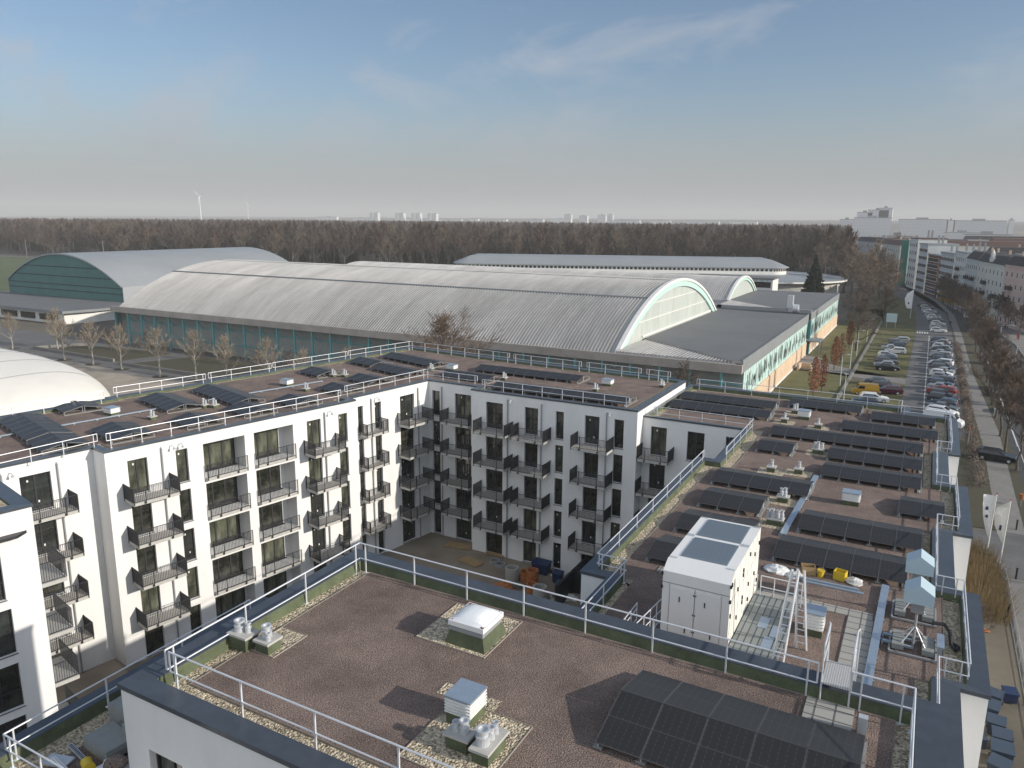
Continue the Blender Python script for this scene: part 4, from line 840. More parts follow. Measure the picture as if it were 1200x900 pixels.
# ------------------------------------------------------------------ courtyard clutter
def rings(x, y, n, r, m, label, cat, dx=0):
    t = empty('shaft_ring_stack', (x, y, .02), 0, label, cat, 'stacked shaft rings')
    for i in range(n): b_ = MB(); b_.ring(dx * i, 0, .3 * i, .3 * i + .27, r, r * .8, 22); b_.ring(dx * i, 0, .3 * i + .2, .3 * i + .25, r * 1.07, r, 22); b_.build('ring', M[m], t)
rings(-28.6, 52.7, 4, .55, 'ring', 'stack of grey concrete rings beside the orange clay parts', 'ring stack'); rings(-25.0, 50.8, 4, .55, 'ring', 'stack of grey concrete rings nearest the right wing', 'ring stack'); rings(-23.6, 51.0, 2, .45, 'ring', 'low pair of grey rings near the garden wall', 'ring stack')
rings(-26.6, 52.6, 5, .5, 'orange', 'tallest stack of orange clay rings', 'ring stack'); rings(-27.5, 53.2, 3, .5, 'orange', 'low stack of orange clay rings beside the grey rings', 'ring stack'); rings(-26.0, 51.4, 3, .45, 'orange', 'small stack of orange clay rings in front', 'ring stack')
for (x, y), lb in (((-31.6, 55.0), 'larger coil of grey hose by the back facade'), ((-30.8, 54.6), 'smaller coil of grey hose by the back facade')):
    b_ = MB()
    for i in range(3): b_.ring(0, 0, .08 * i, .08 * i + .06, .5 - .03 * i, .42 - .03 * i, 22)
    tag(b_.build('hose_coil', M['seam'], loc=(x, y, .03)), lb, 'hose')
def bin_(x, y, z, w, d, h, m, label, rz=0, group=None, name='waste_bin'):
    r = empty(name, (x, y, z), rz, label, 'waste bin', group); b_ = MB(); k = 0
    b_.v = [(-w * .42, -d * .42, .08), (w * .42, -d * .42, .08), (w * .42, d * .42, .08), (-w * .42, d * .42, .08), (-w / 2, -d / 2, h), (w / 2, -d / 2, h), (w / 2, d / 2, h), (-w / 2, d / 2, h)]
    b_.f = [(3, 2, 1, 0), (0, 1, 5, 4), (1, 2, 6, 5), (2, 3, 7, 6), (3, 0, 4, 7)]; b_.m = [0] * 5; b_.build('body', M[m], r)
    l = MB(); l.poly([(-w * .53, -d * .55, h), (w * .53, -d * .55, h), (w * .53, d * .5, h + .1), (-w * .53, d * .5, h + .1)]); l.box(-w * .53, w * .53, -d * .55, -d * .5, h - .05, h); l.box(-w * .53, w * .53, d * .5, d * .56, h, h + .1); l.build('lid', M[m], r)
    for s in (-1, 1): q = MB(); q.tube((s * w * .45, d * .45, .1), (s * w * .5, d * .45, .1), .1, n=10); q.build('wheel', M['black'], r)
bin_(-27.0, 55.1, .02, 1.5, 1.0, 1.0, 'blue', 'large navy container against the back facade'); bin_(-25.0, 54.2, .02, .8, .7, .9, 'blue', 'navy box standing among the orange rings'); bin_(-24.3, 53.2, .02, .7, .6, .6, 'blue_bin', 'smaller blue-grey box in front of the navy box')
for (x, y, rz, s), lb in (((-36.2, 56.2, .2, 1.3), 'bundle of timber slats lying near the inside corner'), ((-33.4, 53.9, -.2, 1.1), 'small timber pallet alone in the middle of the courtyard'), ((-36.3 + 4.0, 56.6, 0, .9), 'dark timber board by the recessed terrace door')):
    b_ = MB()
    for i in range(6): b_.box(-s, s, -.6 + .2 * i, -.46 + .2 * i, .08, .12)
    for k in (-.9, 0, .9): b_.box(s * k - .05, s * k + .05, -.6, .54, 0, .08)
    tag(b_.build('pallet', M['wood'], loc=(x, y, .03), rz=rz), lb, 'pallet')
b_ = MB(); b_.box(-23.3, -23.1, 50.0, 56.0, 0, 2.0); b_.box(-23.3, -19.5, 53.2, 53.4, 0, 2.0)
tag(b_.build('privacy_screen', M['rail_dark']), 'dark privacy screen dividing the courtyard terraces by the right wing', 'screen')
for i, (x, y, w) in enumerate(((-28.5, 51.2, .9), (-25.4, 55.4, .7), (-23.0, 52.2, .6), (-27.6, 51.6, .5))):
    blob('debris_heap', x, y, .02, w, w * .8, .35, M[('orange', 'bag', 'bag', 'bark')[i]], ('heap of broken orange clay by the rings', 'white sheeting beside the navy container', 'pale rubble by the privacy screen', 'brown rubble heap between the rings')[i], 'rubble', 20 + i, .35)
b_ = MB(); b_.prism([(-46.2, 22.0), (-40.8, 22.9), (-40.0, 26.5), (-45.5, 27.8)], .02, .9); tag(b_.build('earth_bank', M['dirt']), kind='structure')

# ------------------------------------------------------------------ the sports halls
HC, HR_, HX0, HX1 = (149.2, -39.4), 57.9, -173.2, -44.0      # arch centre (y, z), radius, ends
def arch_pt(y, r=HR_, c=HC): return c[1] + sqrt(max(0, r * r - (y - c[0]) ** 2))
def arch_roof(x0, x1, y0, y1, r, c, pitch, amp, n=26, m=0):
    b_ = MB(); k = int((x1 - x0) / pitch); prof = []
    for i in range(k):
        x = x0 + pitch * i; prof += [(x, 0), (x + pitch * .42, 0), (x + pitch * .5, amp), (x + pitch * .92, amp)]
    prof.append((x1, 0)); ang = [atan2(arch_pt(y0, r, c) - c[1], y0 - c[0]) + (atan2(arch_pt(y1, r, c) - c[1], y1 - c[0]) - atan2(arch_pt(y0, r, c) - c[1], y0 - c[0])) * j / n for j in range(n + 1)]
    W_ = n + 1
    for x, a in prof:
        for t in ang: b_.v.append((x, c[0] + (r + a) * cos(t), c[1] + (r + a) * sin(t)))
    for i in range(len(prof) - 1):
        for j in range(n): b_.f.append((i * W_ + j, (i + 1) * W_ + j, (i + 1) * W_ + j + 1, i * W_ + j + 1)); b_.m.append(m)
    return b_
hall = empty('sports_hall', (0, 0, 0), 0, 'biggest hall in the middle, ribbed barrel roof, teal columns and a glazed arch end', 'sports hall')
arch_roof(HX0, HX1 - .3, 115.3, 183.1, HR_, HC, .62, .28).build('roof', M['metal_roof'], hall)
b_ = MB()
for yy, w in ((133.2, .55), (147.5, .12), (165.2, .55)): z = arch_pt(yy) ; b_.box(HX0, HX1 - .35, yy - w, yy + w, z - .3, z + .32)
b_.build('roof_gutter', M['grey_trim'], hall)
b_ = MB(); n = 28
for i in range(n):
    y0, y1 = 115.3 + 67.8 * i / n, 115.3 + 67.8 * (i + 1) / n
    P_ = lambda y, d: (c_ := Vector((y - HC[0], arch_pt(y) - HC[1])).normalized(), (HC[0] + c_.x * (HR_ + d), HC[1] + c_.y * (HR_ + d)))[1]
    for (d0, d1, x0, x1, m_) in ((.0, .5, HX1 - .4, HX1 + .35, 0), (-1.1, -.02, HX1 - .3, HX1 + .15, 1)):
        q = [P_(y0, d0), P_(y1, d0), P_(y1, d1), P_(y0, d1)]
        b_.poly([(x1, *p) for p in q], m_); b_.poly([(x0, *p) for p in q[::-1]], m_); b_.poly([(x0, *q[3]), (x1, *q[3]), (x1, *q[2]), (x0, *q[2])][::-1], m_); b_.poly([(x0, *q[0]), (x1, *q[0]), (x1, *q[1]), (x0, *q[1])], m_)
b_.build('arch_rim', [M['white_trim'], M['teal_light']], hall)
b_ = MB(); top = [(115.3 + 67.8 * i / 40) for i in range(41)]
for y0, y1 in zip(top, top[1:]): b_.poly([(HX1 - .25, y0, 8.3), (HX1 - .25, y1, 8.3), (HX1 - .25, y1, arch_pt(y1) - .6), (HX1 - .25, y0, arch_pt(y0) - .6)])
b_.build('arch_glazing', M['polycarb'], hall)
b_ = MB()
for z in (12.6, 15.4):
    dy = sqrt((HR_ - 1) ** 2 - (z - HC[1]) ** 2); b_.box(HX1 - .22, HX1 - .1, HC[0] - dy, HC[0] + dy, z - .06, z + .06)
b_.box(HX1 - .22, HX1 - .05, 129.5, 181.5, 9.75, 10.05); b_.build('arch_mullion', M['white_trim'], hall)
b_ = MB()
for y0, y1 in zip(top, top[1:]): b_.poly([(HX0 + .2, y1, 0), (HX0 + .2, y0, 0), (HX0 + .2, y0, arch_pt(y0) - .1), (HX0 + .2, y1, arch_pt(y1) - .1)])
b_.poly([(HX0 + .2, 117.0, 0), (-23.6, 117.0, 0), (-23.6, 117.0, 8.4), (HX0 + .2, 117.0, 8.4)]); b_.poly([(HX0, 182.9, 9), (HX1, 182.9, 9), (HX1, 182.9, 0), (HX0, 182.9, 0)][::-1])
b_.build('wall', M['hall_wall'], hall)
b_ = MB()
for z in (2.6, 5.6): b_.box(HX0 + .3, -24, 116.8, 116.95, z - .09, z + .09)
b_.build('wall_rail', M['teal'], hall)
b_ = MB(); b_.box(HX0 - .2, -23.35, 114.6, 115.2, 7.7, 9.05); b_.poly([(HX0, 115.2, 7.75), (-23.4, 115.2, 7.75), (-23.4, 117.0, 8.35), (HX0, 117.0, 8.35)][::-1]); b_.build('fascia', M['fascia'], hall)
cm = MB(); cm.box(-.13, .13, -.2, .2, 0, 7.7); cm.tube((0, .1, 6.9), (0, 1.6, 5.6), .07, n=4); cme = cm.mesh('column', M['teal'])
x = -172.2
while x < -24: place('column', cme, hall, (x, 115.0, 0)); x += 4.86
b_ = MB(); b_.poly([(HX1 + .35, 115.2, 9.0), (-24.2, 115.2, 9.22), (HX1 + .35, 130.0, 9.62)]); k = 34
b_ = MB(); pit = .6
xx = HX1 + .36
while xx < -25:
    f0 = (xx - HX1 - .36) / 19.6; ye = 130 - 14.6 * f0; b_.box(xx, xx + pit * .5, 115.2, max(115.4, ye), 9.05, 9.42); b_.box(xx + pit * .5, xx + pit, 115.2, max(115.4, ye), 9.05, 9.18); xx += pit
b_.build('skirt_roof', M['metal_roof'], hall)
b_ = MB(); b_.prism([(HX1 + .36, 130), (-25, 115.25), (-23.4, 115.25), (-23.4, 182.9), (HX1 + .36, 182.9)], 9.2, 9.62, 1, 0); b_.box(-23.62, -23.36, 115.2, 183, 7.75, 9.75, 2); b_.build('flat_roof', [M['flat_roof'], M['fascia'], M['grey_trim']], hall)
def art_wall(parent, y0, y1, ztop, seed):
    """street wall: pale teal band with dark abstract strokes above orange brick"""
    b1 = MB(); b1.box(-23.75, -23.5, y0, y1, 3.4, ztop); b1.build('teal_band', M['teal_light'], parent)
    b2 = MB(); n = int((y1 - y0) / 8.5)
    for i in range(n): a0 = y0 + (y1 - y0) * i / n; b2.box(-23.72, -23.3, a0 + .06, y0 + (y1 - y0) * (i + 1) / n - .06, .0, 3.4)
    b2.build('brick_wall', M['brick_orange'], parent)
    b5 = MB(); b5.box(-23.45, -23.2, y0, y1, 0, .35); b5.build('plinth', M['white_trim'], parent)
    rn = random.Random(seed); b3 = MB(); y = y0 + 2.5
    while y < y1 - 2:
        cl = rn.uniform(2.2, 4.2); k = 0
        while k < cl and y + k < y1 - .5:
            w = rn.uniform(.12, .5); zz0 = rn.uniform(3.7, 5.0); zz1 = rn.uniform(5.6, ztop - .3)
            yy = y + k; sk_ = rn.uniform(-.5, .5); b3.poly([(-23.46, yy, zz0), (-23.46, yy + w, zz0 + .2), (-23.46, yy + w + sk_, zz1), (-23.46, yy + sk_, zz1 - .4)]); k += w + rn.uniform(.0, .35)
        y += cl + rn.uniform(.5, 2.0)
    b3.build('mural_strokes', M['mural_dark'], parent)
    b4 = MB()
    y = y0 + 1
    while y < y1: b4.box(-23.5, -23.42, y, y + .1, 3.5, ztop); y += rn.uniform(1.5, 3.2)
    b4.build('mural_light_strokes', M['white_trim'], parent)
art_wall(hall, 117.1, 182.9, 7.75, 4)
b_ = MB(); b_.box(-26, -20.6, 184.0, 190.0, 3.35, 3.55); b_.box(-20.9, -20.7, 184.2, 184.4, 0, 3.35); b_.box(-20.9, -20.7, 189.6, 189.8, 0, 3.35); b_.build('entrance_canopy', M['grey_trim'], hall)
b_ = MB(); b_.box(-24.0, -20.2, 170.0, 181.5, 0, .5); b_.box(-20.2, -19.5, 170.5, 181, 0, .3); b_.box(-22.4, -19.8, 167.6, 168.0, 0, 1.2, 1); b_.box(-22.4, -22, 164.5, 167.6, 0, 1.2, 1); b_.box(-20.0, -19.7, 164.5, 167.5, 0, 1.1, 1); b_.build('entrance_steps', [M['paving'], M['brick_orange']], hall)

hall2 = empty('sports_hall', (0, 0, 0), 0, 'second smaller barrel-roofed hall, just behind the biggest one, with its own flat annex', 'sports hall')
H2C = (224.3, -17.3)   # smaller arch
HR2 = 31.9
arch_roof(-188, -47.3, 206.6, 242.0, HR2, H2C, .62, .14, 20).build('roof', M['metal_roof'], hall2)
b_ = MB(); n = 22; dy = sqrt(HR2 ** 2 - (7.8 - H2C[1]) ** 2)
ys = [206.6 + 35.4 * i / n for i in range(n + 1)]
def P2(y, d): v = Vector((y - H2C[0], arch_pt(y, HR2, H2C) - H2C[1])).normalized(); return (H2C[0] + v.x * (HR2 + d), H2C[1] + v.y * (HR2 + d))
for y0, y1 in zip(ys, ys[1:]):
    for d0, d1, x0, x1, m_ in ((0, .45, -47.4, -46.7, 0), (-.8, -.02, -47.3, -46.9, 1)):
        q = [P2(y0, d0), P2(y1, d0), P2(y1, d1), P2(y0, d1)]; b_.poly([(x1, *p) for p in q], m_); b_.poly([(x0, *q[3]), (x1, *q[3]), (x1, *q[2]), (x0, *q[2])][::-1], m_); b_.poly([(x0, *p) for p in q[::-1]], m_)
b_.build('arch_rim', [M['white_trim'], M['teal_light']], hall2)
b_ = MB()
for y0, y1 in zip(ys, ys[1:]): b_.poly([(-47.2, y0, 7), (-47.2, y1, 7), (-47.2, y1, arch_pt(y1, HR2, H2C) - .3), (-47.2, y0, arch_pt(y0, HR2, H2C) - .3)])
b_.build('arch_glazing', M['polycarb'], hall2)
b_ = MB(); b_.prism([(-150, 195), (-150, 245.5), (-23.8, 245.5), (-23.8, 187.2), (-60, 187.2), (-60, 195)][::-1], 0, 9.0); b_.build('wall', M['hall_wall'], hall2)
b_ = MB(); b_.prism([(-150, 245.6), (-150, 194.5), (-46.7, 194.5), (-46.7, 190), (-23.4, 187.2), (-23.4, 245.6)], 9.02, 9.5, 1, 0); b_.box(-23.62, -23.36, 187.2, 245.6, 7.9, 9.62, 1)
b_.build('flat_roof', [M['flat_roof'], M['grey_trim']], hall2)
art_wall(hall2, 187.4, 245.4, 7.9, 9)
b_ = MB(); b_.box(-23.76, -23.2, 186.7, 187.5, 0, 7.9); b_.build('corner_pillar', M['teal'], hall2)
b_ = MB()
xx = -46.3
while xx < -31: b_.box(xx, xx + .3, 190.5 , 206 - (xx + 46.3) * .95, 9.5, 9.75); xx += .62
b_.build('skirt_roof', M['metal_roof'], hall2)
rf = empty('rooftop_fan', (-27.6, 185.3, 9.62), 0, 'grey rooftop fan with a square hood and duct between the two flat annex roofs', 'fan')
b_ = MB(); b_.box(-.9, .3, -.8, .8, 1.2, 4.0); b_.build('hood', M['zinc_light'], rf); b_ = MB(); b_.tube((.4, 0, 1.0), (1.6, 0, 1.0), 1.0, n=16); b_.build('fan_casing', M['zinc_light'], rf)
b_ = MB(); b_.box(-17, -.8, -.45, .45, .2, .9); b_.box(-20, -16, -.45, 1.6, .2, .9); b_.box(2.0, 4.5, -.6, .6, .1, .9); b_.build('duct', M['seam'], rf)

gh = empty('green_hall', (0, 0, 0), 0, 'arched hall at the left with a dark teal gable front and grey roof', 'sports hall')
GC, GR = (-252, -13.5), 31.5
def gz(x): return GC[1] + sqrt(max(0, GR * GR - (x - GC[0]) ** 2))
gx = [-284.0 + 63.0 * i / 30 for i in range(31)]
gz = lambda x: 18.1 - 9.6 * (abs(x + 252.5) / 31.5) ** 2.05
b_ = MB()
for a, c in zip(gx, gx[1:]): b_.poly([(a, 151, 3.4), (c, 151, 3.4), (c, 151, gz(c)), (a, 151, gz(a))])
b_.build('gable_wall', M['green_wall'], gh)
b_ = MB()
for z in (6.3, 8.1, 10.9, 13.9):
    w = 31.5 * ((18.1 - z) / 9.6) ** (1 / 2.05) if z > 8.6 else 31.4; b_.box(-252.5 - w, -252.5 + w, 150.9, 150.98, z - .1, z + .1)
b_.build('gable_seam', M['black'], gh)
b_ = MB()
for a, c in zip(gx, gx[1:]): b_.poly([(a, 150.6, gz(a) + .2), (c, 150.6, gz(c) + .2), (c, 230, gz(c) + .2), (a, 230, gz(a) + .2)]); b_.poly([(a, 230, 3), (c, 230, 3), (c, 230, gz(c) + .2), (a, 230, gz(a) + .2)][::-1]); b_.poly([(a, 150.6, gz(a) - .25), (c, 150.6, gz(c) - .25), (c, 150.6, gz(c) + .2), (a, 150.6, gz(a) + .2)])
b_.poly([(-221, 150.9, 0), (-221, 230, 0), (-221, 230, 8.7), (-221, 150.9, 8.7)]); b_.poly([(-284, 150.9, 0), (-284, 230, 0), (-284, 230, 8.7), (-284, 150.9, 8.7)][::-1])
b_.build('roof', M['metal_roof2'], gh, smooth=False)
an = empty('entrance_annex', (0, 0, 0), 0, 'low flat-roofed annex with a window band in front of the green gable', 'building')
b_ = MB(); b_.prism([(-300, 126.0), (-214, 127.0), (-212, 136), (-212, 150.9), (-300, 150.9)], 3.2, 3.9, 1, 0); b_.build('flat_roof', [M['flat_roof'], M['grey_trim']], an)
b_ = MB(); b_.prism([(-300, 127.5), (-215.5, 128.3), (-213.3, 136.5), (-213.3, 150.8), (-300, 150.8)], 0, 3.2); b_.build('wall', M['white_trim'], an)
for x0, x1, m_ in ((-236, -229.5, 'glass'), (-246, -238.5, 'glass'), (-262, -249, 'green_wall'), (-226.5, -218.5, 'glass')):
    b_ = MB(); b_.box(x0, x1, 127.6, 128.0 + (x0 + 300) * .01, .9, 2.6); o = b_.build('window', M[m_], an)
b_ = MB(); b_.box(-247.5, -247.1, 126.5, 126.9, 0, 3.2); b_.build('pillar', M['white_trim'], an)

cs = empty('oval_arena', (0, 0, 0), 0, 'long low arena with a window strip and wide curved grey roof by the forest', 'arena')
def oval(x0, x1, y0, y1, ang, r, n=10):
    pts = []
    L, H = x1 - x0, y1 - y0; r = min(r, H / 2 - .1)
    for cx, cy, a0 in ((L / 2 - r, -H / 2 + r, -90), (L / 2 - r, H / 2 - r, 0), (-L / 2 + r, H / 2 - r, 90), (-L / 2 + r, -H / 2 + r, 180)):
        for i in range(n + 1): t = radians(a0 + 90 * i / n); pts.append((cx + r * cos(t), cy + r * sin(t)))
    mx_, my_ = (x0 + x1) / 2, (y0 + y1) / 2; c_, s_ = cos(ang), sin(ang); return [(mx_ + p[0] * c_ - p[1] * s_, my_ + p[0] * s_ + p[1] * c_) for p in pts]
AA = .373
up1 = oval(-208, -57, 326, 366, AA, 7); up0 = up1; lo = oval(-232, -29, 306, 386, AA, 36)
b_ = MB(); b_.prism(up1, 7.0, 10.4); b_.build('clerestory_wall', M['white_trim'], cs)
wnd = MB(); 
for i in range(len(up1)):
    a, c = up1[i], up1[(i + 1) % len(up1)]; u, L = unit(a, c); k = max(1, int(L / 1.9)); n_ = (u[1], -u[0])
    for j in range(k):
        s = L * (j + .18) / k; wnd.obox((a[0] + n_[0] * .06, a[1] + n_[1] * .06), u, s, s + L / k * .62, -.04, .05, 8.9, 9.9)
wnd.build('window_strip', M['glass'], cs)
b_ = MB(); rim = offset_poly(up1, -1.0); inn_ = offset_poly(up1, 6.5)
for i in range(len(rim)):
    j = (i + 1) % len(rim); b_.poly([(*rim[i], 10.6), (*rim[j], 10.6), (*inn_[j], 13.6), (*inn_[i], 13.6)]); b_.poly([(*rim[i], 10.3), (*rim[j], 10.3), (*rim[j], 10.6), (*rim[i], 10.6)])
b_.poly([(*p, 13.6) for p in inn_]); b_.build('roof', M['metal_roof2'], cs)
b_ = MB()
for i in range(len(lo)):
    j = (i + 1) % len(lo); b_.poly([(*lo[i], 5.8), (*lo[j], 5.8), (*up0[j], 7.5), (*up0[i], 7.5)]); b_.poly([(*lo[i], 5.1), (*lo[j], 5.1), (*lo[j], 5.8), (*lo[i], 5.8)], 1)
b_.build('ring_roof', [M['metal_roof2'], M['white_trim']], cs)
b_ = MB(); b_.prism(offset_poly(lo, 2.5), 0, 5.1); b_.build('wall', M['concrete'], cs)
ob = empty('office_pavilion', (-49.5, 262, 0), 0, 'small two-storey white pavilion with dark ribbon windows beside the spruce', 'building')
b_ = MB(); b_.box(-22, 4, 0, 10, 0, 11.6); b_.box(-22.5, 4.5, -.5, 10.5, 11.6, 12.0, 1); b_.build('wall', [M['white_trim'], M['flat_roof']], ob)
for k in range(4):
    for z in (5.6, 8.9): b_ = MB(); x0 = -21.4 + 6.4 * k; b_.box(x0, x0 + 5.6, -.12, -.004, z, z + 1.9); b_.build('window', M['glass'], ob)
for k, w in enumerate((1.4, .9, 1.2, .7, 1.1, .8, 1.3, .9)): b_ = MB(); x0 = -10.5 + k * 1.75; b_.box(x0, x0 + w, -.1, -.004, 11.0, 11.4); b_.build('faded_sign_mark', M['paleblue'], ob)
# air dome
dm = empty('air_dome', (0, 0, 0), 0, 'white inflated air dome with faint seams at the left edge', 'air dome')
b_ = MB(); n1, n2 = 64, 20; DC = (-152, 62.5); DA, DB, DH = 42.5, 18.5, 8.2
for j in range(n2 + 1):
    for i in range(n1):
        t = 2 * pi * i / n1; q = pi / 2 * j / n2; e = .72; cx_, sx_ = cos(t), sin(t)
        b_.v.append((DC[0] + DA * cos(q) ** .8 * abs(cx_) ** e * (1 if cx_ >= 0 else -1), DC[1] + DB * cos(q) ** .8 * abs(sx_) ** e * (1 if sx_ >= 0 else -1), DH * sin(q) ** .9))
for j in range(n2):
    for i in range(n1): b_.f.append((j * n1 + i, j * n1 + (i + 1) % n1, (j + 1) * n1 + (i + 1) % n1, (j + 1) * n1 + i)); b_.m.append(0)
b_.build('membrane', M['dome'], dm, smooth=True)
for k in range(9):
    x_ = -34 + 8.2 * k; pts = []
    for j in range(25):
        t = -pi / 2 + pi * j / 24; yy = sin(t); rad = (1 - abs(x_ / DA) ** (2 / .76)) ** .4; yv = DB * rad * (abs(yy) ** 1.0) * (1 if yy > 0 else -1)
        q = max(0, 1 - (abs(x_) / DA) ** 2.6 - (abs(yv) / DB) ** 2.6); pts.append((DC[0] + x_, DC[1] + yv, max(.05, DH * q ** .42) + .03))
    s_ = MB(); s_.path(pts, .03, 4); s_.build('seam_rope', M['seam'], dm)
for i, (x, y) in enumerate(((-185, 97.3), (-176, 102.5), (-161.2, 95), (-151.3, 95), (-141.3, 94.6), (-128.3, 93.6), (-119.5, 94.8), (-110.5, 94.2), (-101, 95), (-92, 94.5), (-83, 95.5))):
    b_ = MB(); b_.poly([(x + 1.5 * cos(t * pi / 8), y + 1.5 * sin(t * pi / 8), .05) for t in range(16)]); struct('tree_pit', b_, M['grass_dark'])
# fence by the forecourt
fm = MB()
for i in range(16): fm.tube((i * 2.6, 0, 0), (i * 2.6, 0, 2.2), .05, n=4)
for z in (.1, 1.1, 2.15): fm.tube((0, 0, z), (39, 0, z), .03, n=4)
for i in range(130): fm.tube((i * .3, 0, .1), (i * .3, 0, 2.15), .012, n=3)
tag(fm.build('mesh_fence', M['seam'], loc=(-112, 79, 0), rz=-.03), 'grey mesh fence between the dome and the sandy forecourt', 'fence')

# ------------------------------------------------------------------ vegetation
def bare_tree(seed, h, spread, trunk_r, twig_r=.02, trunk_frac=.3, dens=1.0, lv=4, width=.42, droop=.0):
    """leader with side limbs from trunk_frac upwards; every limb forks into finer and finer twigs"""
    rn = random.Random(seed); T, Cc = MB(), MB()
    def limb(p, d, L, r, k):
        n = 3 if k <= 1 else 2; q = p; pts = [p]
        for s in range(n):
            d = (d + Vector((rn.uniform(-.22, .22), rn.uniform(-.22, .22), rn.uniform(-.06, .16) - droop * k))).normalized(); nx = q + d * (L / n); r1 = max(twig_r * .5, r * .74)
            (T if k == 0 else Cc).tube(q, nx, r, r1, 5 if k == 0 else 3, cap=False); q, r = nx, r1; pts.append(q)
        if k >= lv: return
        nk = int((3.4 if k else 3.0) * dens + rn.random() + .4)
        for i in range(nk + 1):
            t = 1.0 if i == 0 else rn.uniform(.25, .98); f = t * n; j = min(n - 1, int(f)); st = pts[j].lerp(pts[j + 1], f - j)
            a = rn.uniform(0, 2 * pi); el = rn.uniform(.4, .95) * (spread if i else spread * .4); w = Vector((cos(a), sin(a), .1))
            limb(st, (d * cos(el) + w * sin(el)).normalized(), L * rn.uniform(.42, .68) * (1.1 if i == 0 else 1), max(twig_r, r * rn.uniform(.5, .75)), k + 1)
    q = Vector((0, 0, 0)); n = 7; top = h * .86; pts = [q]; r = trunk_r
    T.tube((0, 0, 0), (0, 0, .35), trunk_r * 1.45, trunk_r, 8, cap=False)
    for i in range(n):
        nx = Vector((rn.uniform(-.02, .02) * h, rn.uniform(-.02, .02) * h, top * (i + 1) / n)); r1 = trunk_r * (1 - .88 * (i + 1) / n); T.tube(q, nx, r, r1, 7, cap=False); q, r = nx, r1; pts.append(q)
    m_ = int(13 * dens)
    for i in range(m_):
        t = trunk_frac + (1 - trunk_frac) * (i + rn.random()) / m_; f = t * n; j = min(n - 1, int(f)); st = pts[j].lerp(pts[j + 1], f - j); a = 2.4 * i + rn.uniform(-.5, .5)
        u_ = (t - trunk_frac) / (1 - trunk_frac); L = h * width * (1.0 - .55 * u_) * rn.uniform(.8, 1.1); el = (1.05 - .75 * u_) * spread
        limb(st, Vector((cos(a) * sin(el), sin(a) * sin(el), cos(el))).normalized(), L * .62, trunk_r * (.52 - .34 * u_), 0)
    return T, Cc
def tree_proto(name, seed, h, spread, tr, bark, twig, label, cat='tree', group=None, **k):
    T, Cc = bare_tree(seed, h, spread, tr, **k); r = empty(name, (0, 0, 0), 0, label, cat, group)
    T.build('trunk', M[bark], r, smooth=True); Cc.build('crown', M[twig], r); return r
def put(r, x, y, rz=0, s=1.0, z=0, label=None, first=False):
    c = r if first else copy_tree(r)
    c.location = (x, y, z); c.rotation_euler = (0, 0, rz); c.scale = (s, s, s)
    if label: c['label'] = label
    return c
rv = random.Random(77)
yt = tree_proto('bare_tree', 3, 8.6, .85, .17, 'bark_pale', 'twig_pale', 'x', group='young bare trees on the forecourt', lv=3, twig_r=.016, dens=1.1, width=.5)
YT = [(-185, 97.3), (-176, 102.5), (-161.2, 95), (-151.3, 95), (-141.3, 94.6), (-128.3, 93.6), (-119.5, 94.8), (-110.5, 94.2), (-101, 95), (-92, 94.5), (-83, 95.5)]
for i, (x, y) in enumerate(YT): put(yt, x, y, rv.uniform(0, 6), rv.uniform(.85, 1.08), label='young bare tree on the grey forecourt before the hall, %s from the left' % (ORD[i] if i else 'first'), first=(i == 0))
bm = tree_proto('bare_tree', 8, 14.2, 1.2, .24, 'bark', 'twig_red', 'bare brown-leaved tree standing before the hall eave behind the roof corner', lv=4, twig_r=.018, dens=1.15, trunk_frac=.42, width=.62); bm.location = (-65.5, 97.5, 0)
sh = tree_proto('bare_shrub', 12, 5.0, 1.1, .10, 'bark', 'twig', 'x', 'shrub', 'bare shrubs before the hall wall', lv=3, trunk_frac=.05, twig_r=.014, width=.6)
for i, x in enumerate((-170, -163, -152, -138, -126, -118, -108, -97, -88, -76, -62)): put(sh, x + rv.uniform(-2, 2), 107 + rv.uniform(-2, 3), rv.uniform(0, 6), rv.uniform(.7, 1.05), label='bare shrub at the foot of the hall wall, %s from the left' % (ORD[i] if i else 'first'), first=(i == 0))
c1 = tree_proto('bare_tree', 21, 9.5, .95, .2, 'bark', 'twig', 'bare grey tree at the front corner of the flat annex', lv=3, dens=1.2, twig_r=.018, width=.5); c1.location = (-29.5, 106.5, 0)
put(c1, -36, 107.5, 2.0, .85, label='smaller bare grey tree left of the annex corner tree')
# columnar russet trees
def leafy_column(seed):
    rn = random.Random(seed); T, L_ = MB(), MB(); T.tube((0, 0, 0), (0, 0, 6.5), .12, .04, 6)
    for i in range(900):
        z = rn.uniform(1.2, 7.4); q = (z - 1.2) / 6.2; r = 1.05 * sin(pi * min(1, q * .85 + .12)) ** .7 * sqrt(rn.random()); a = rn.uniform(0, 2 * pi); p = Vector((r * cos(a), r * sin(a), z))
        u_ = Vector((rn.gauss(0, 1), rn.gauss(0, 1), rn.gauss(0, 1.4))).normalized() * rn.uniform(.1, .2); w = u_.orthogonal().normalized() * rn.uniform(.06, .12); L_.poly([p - u_, p + w, p + u_, p - w])
    return T, L_
T, L_ = leafy_column(4); ct = empty('columnar_tree', (0, 0, 0), 0, 'x', 'tree', 'russet columnar trees on the lawn'); T.build('trunk', M['bark'], ct); L_.build('crown', M['leaf_russet'], ct)
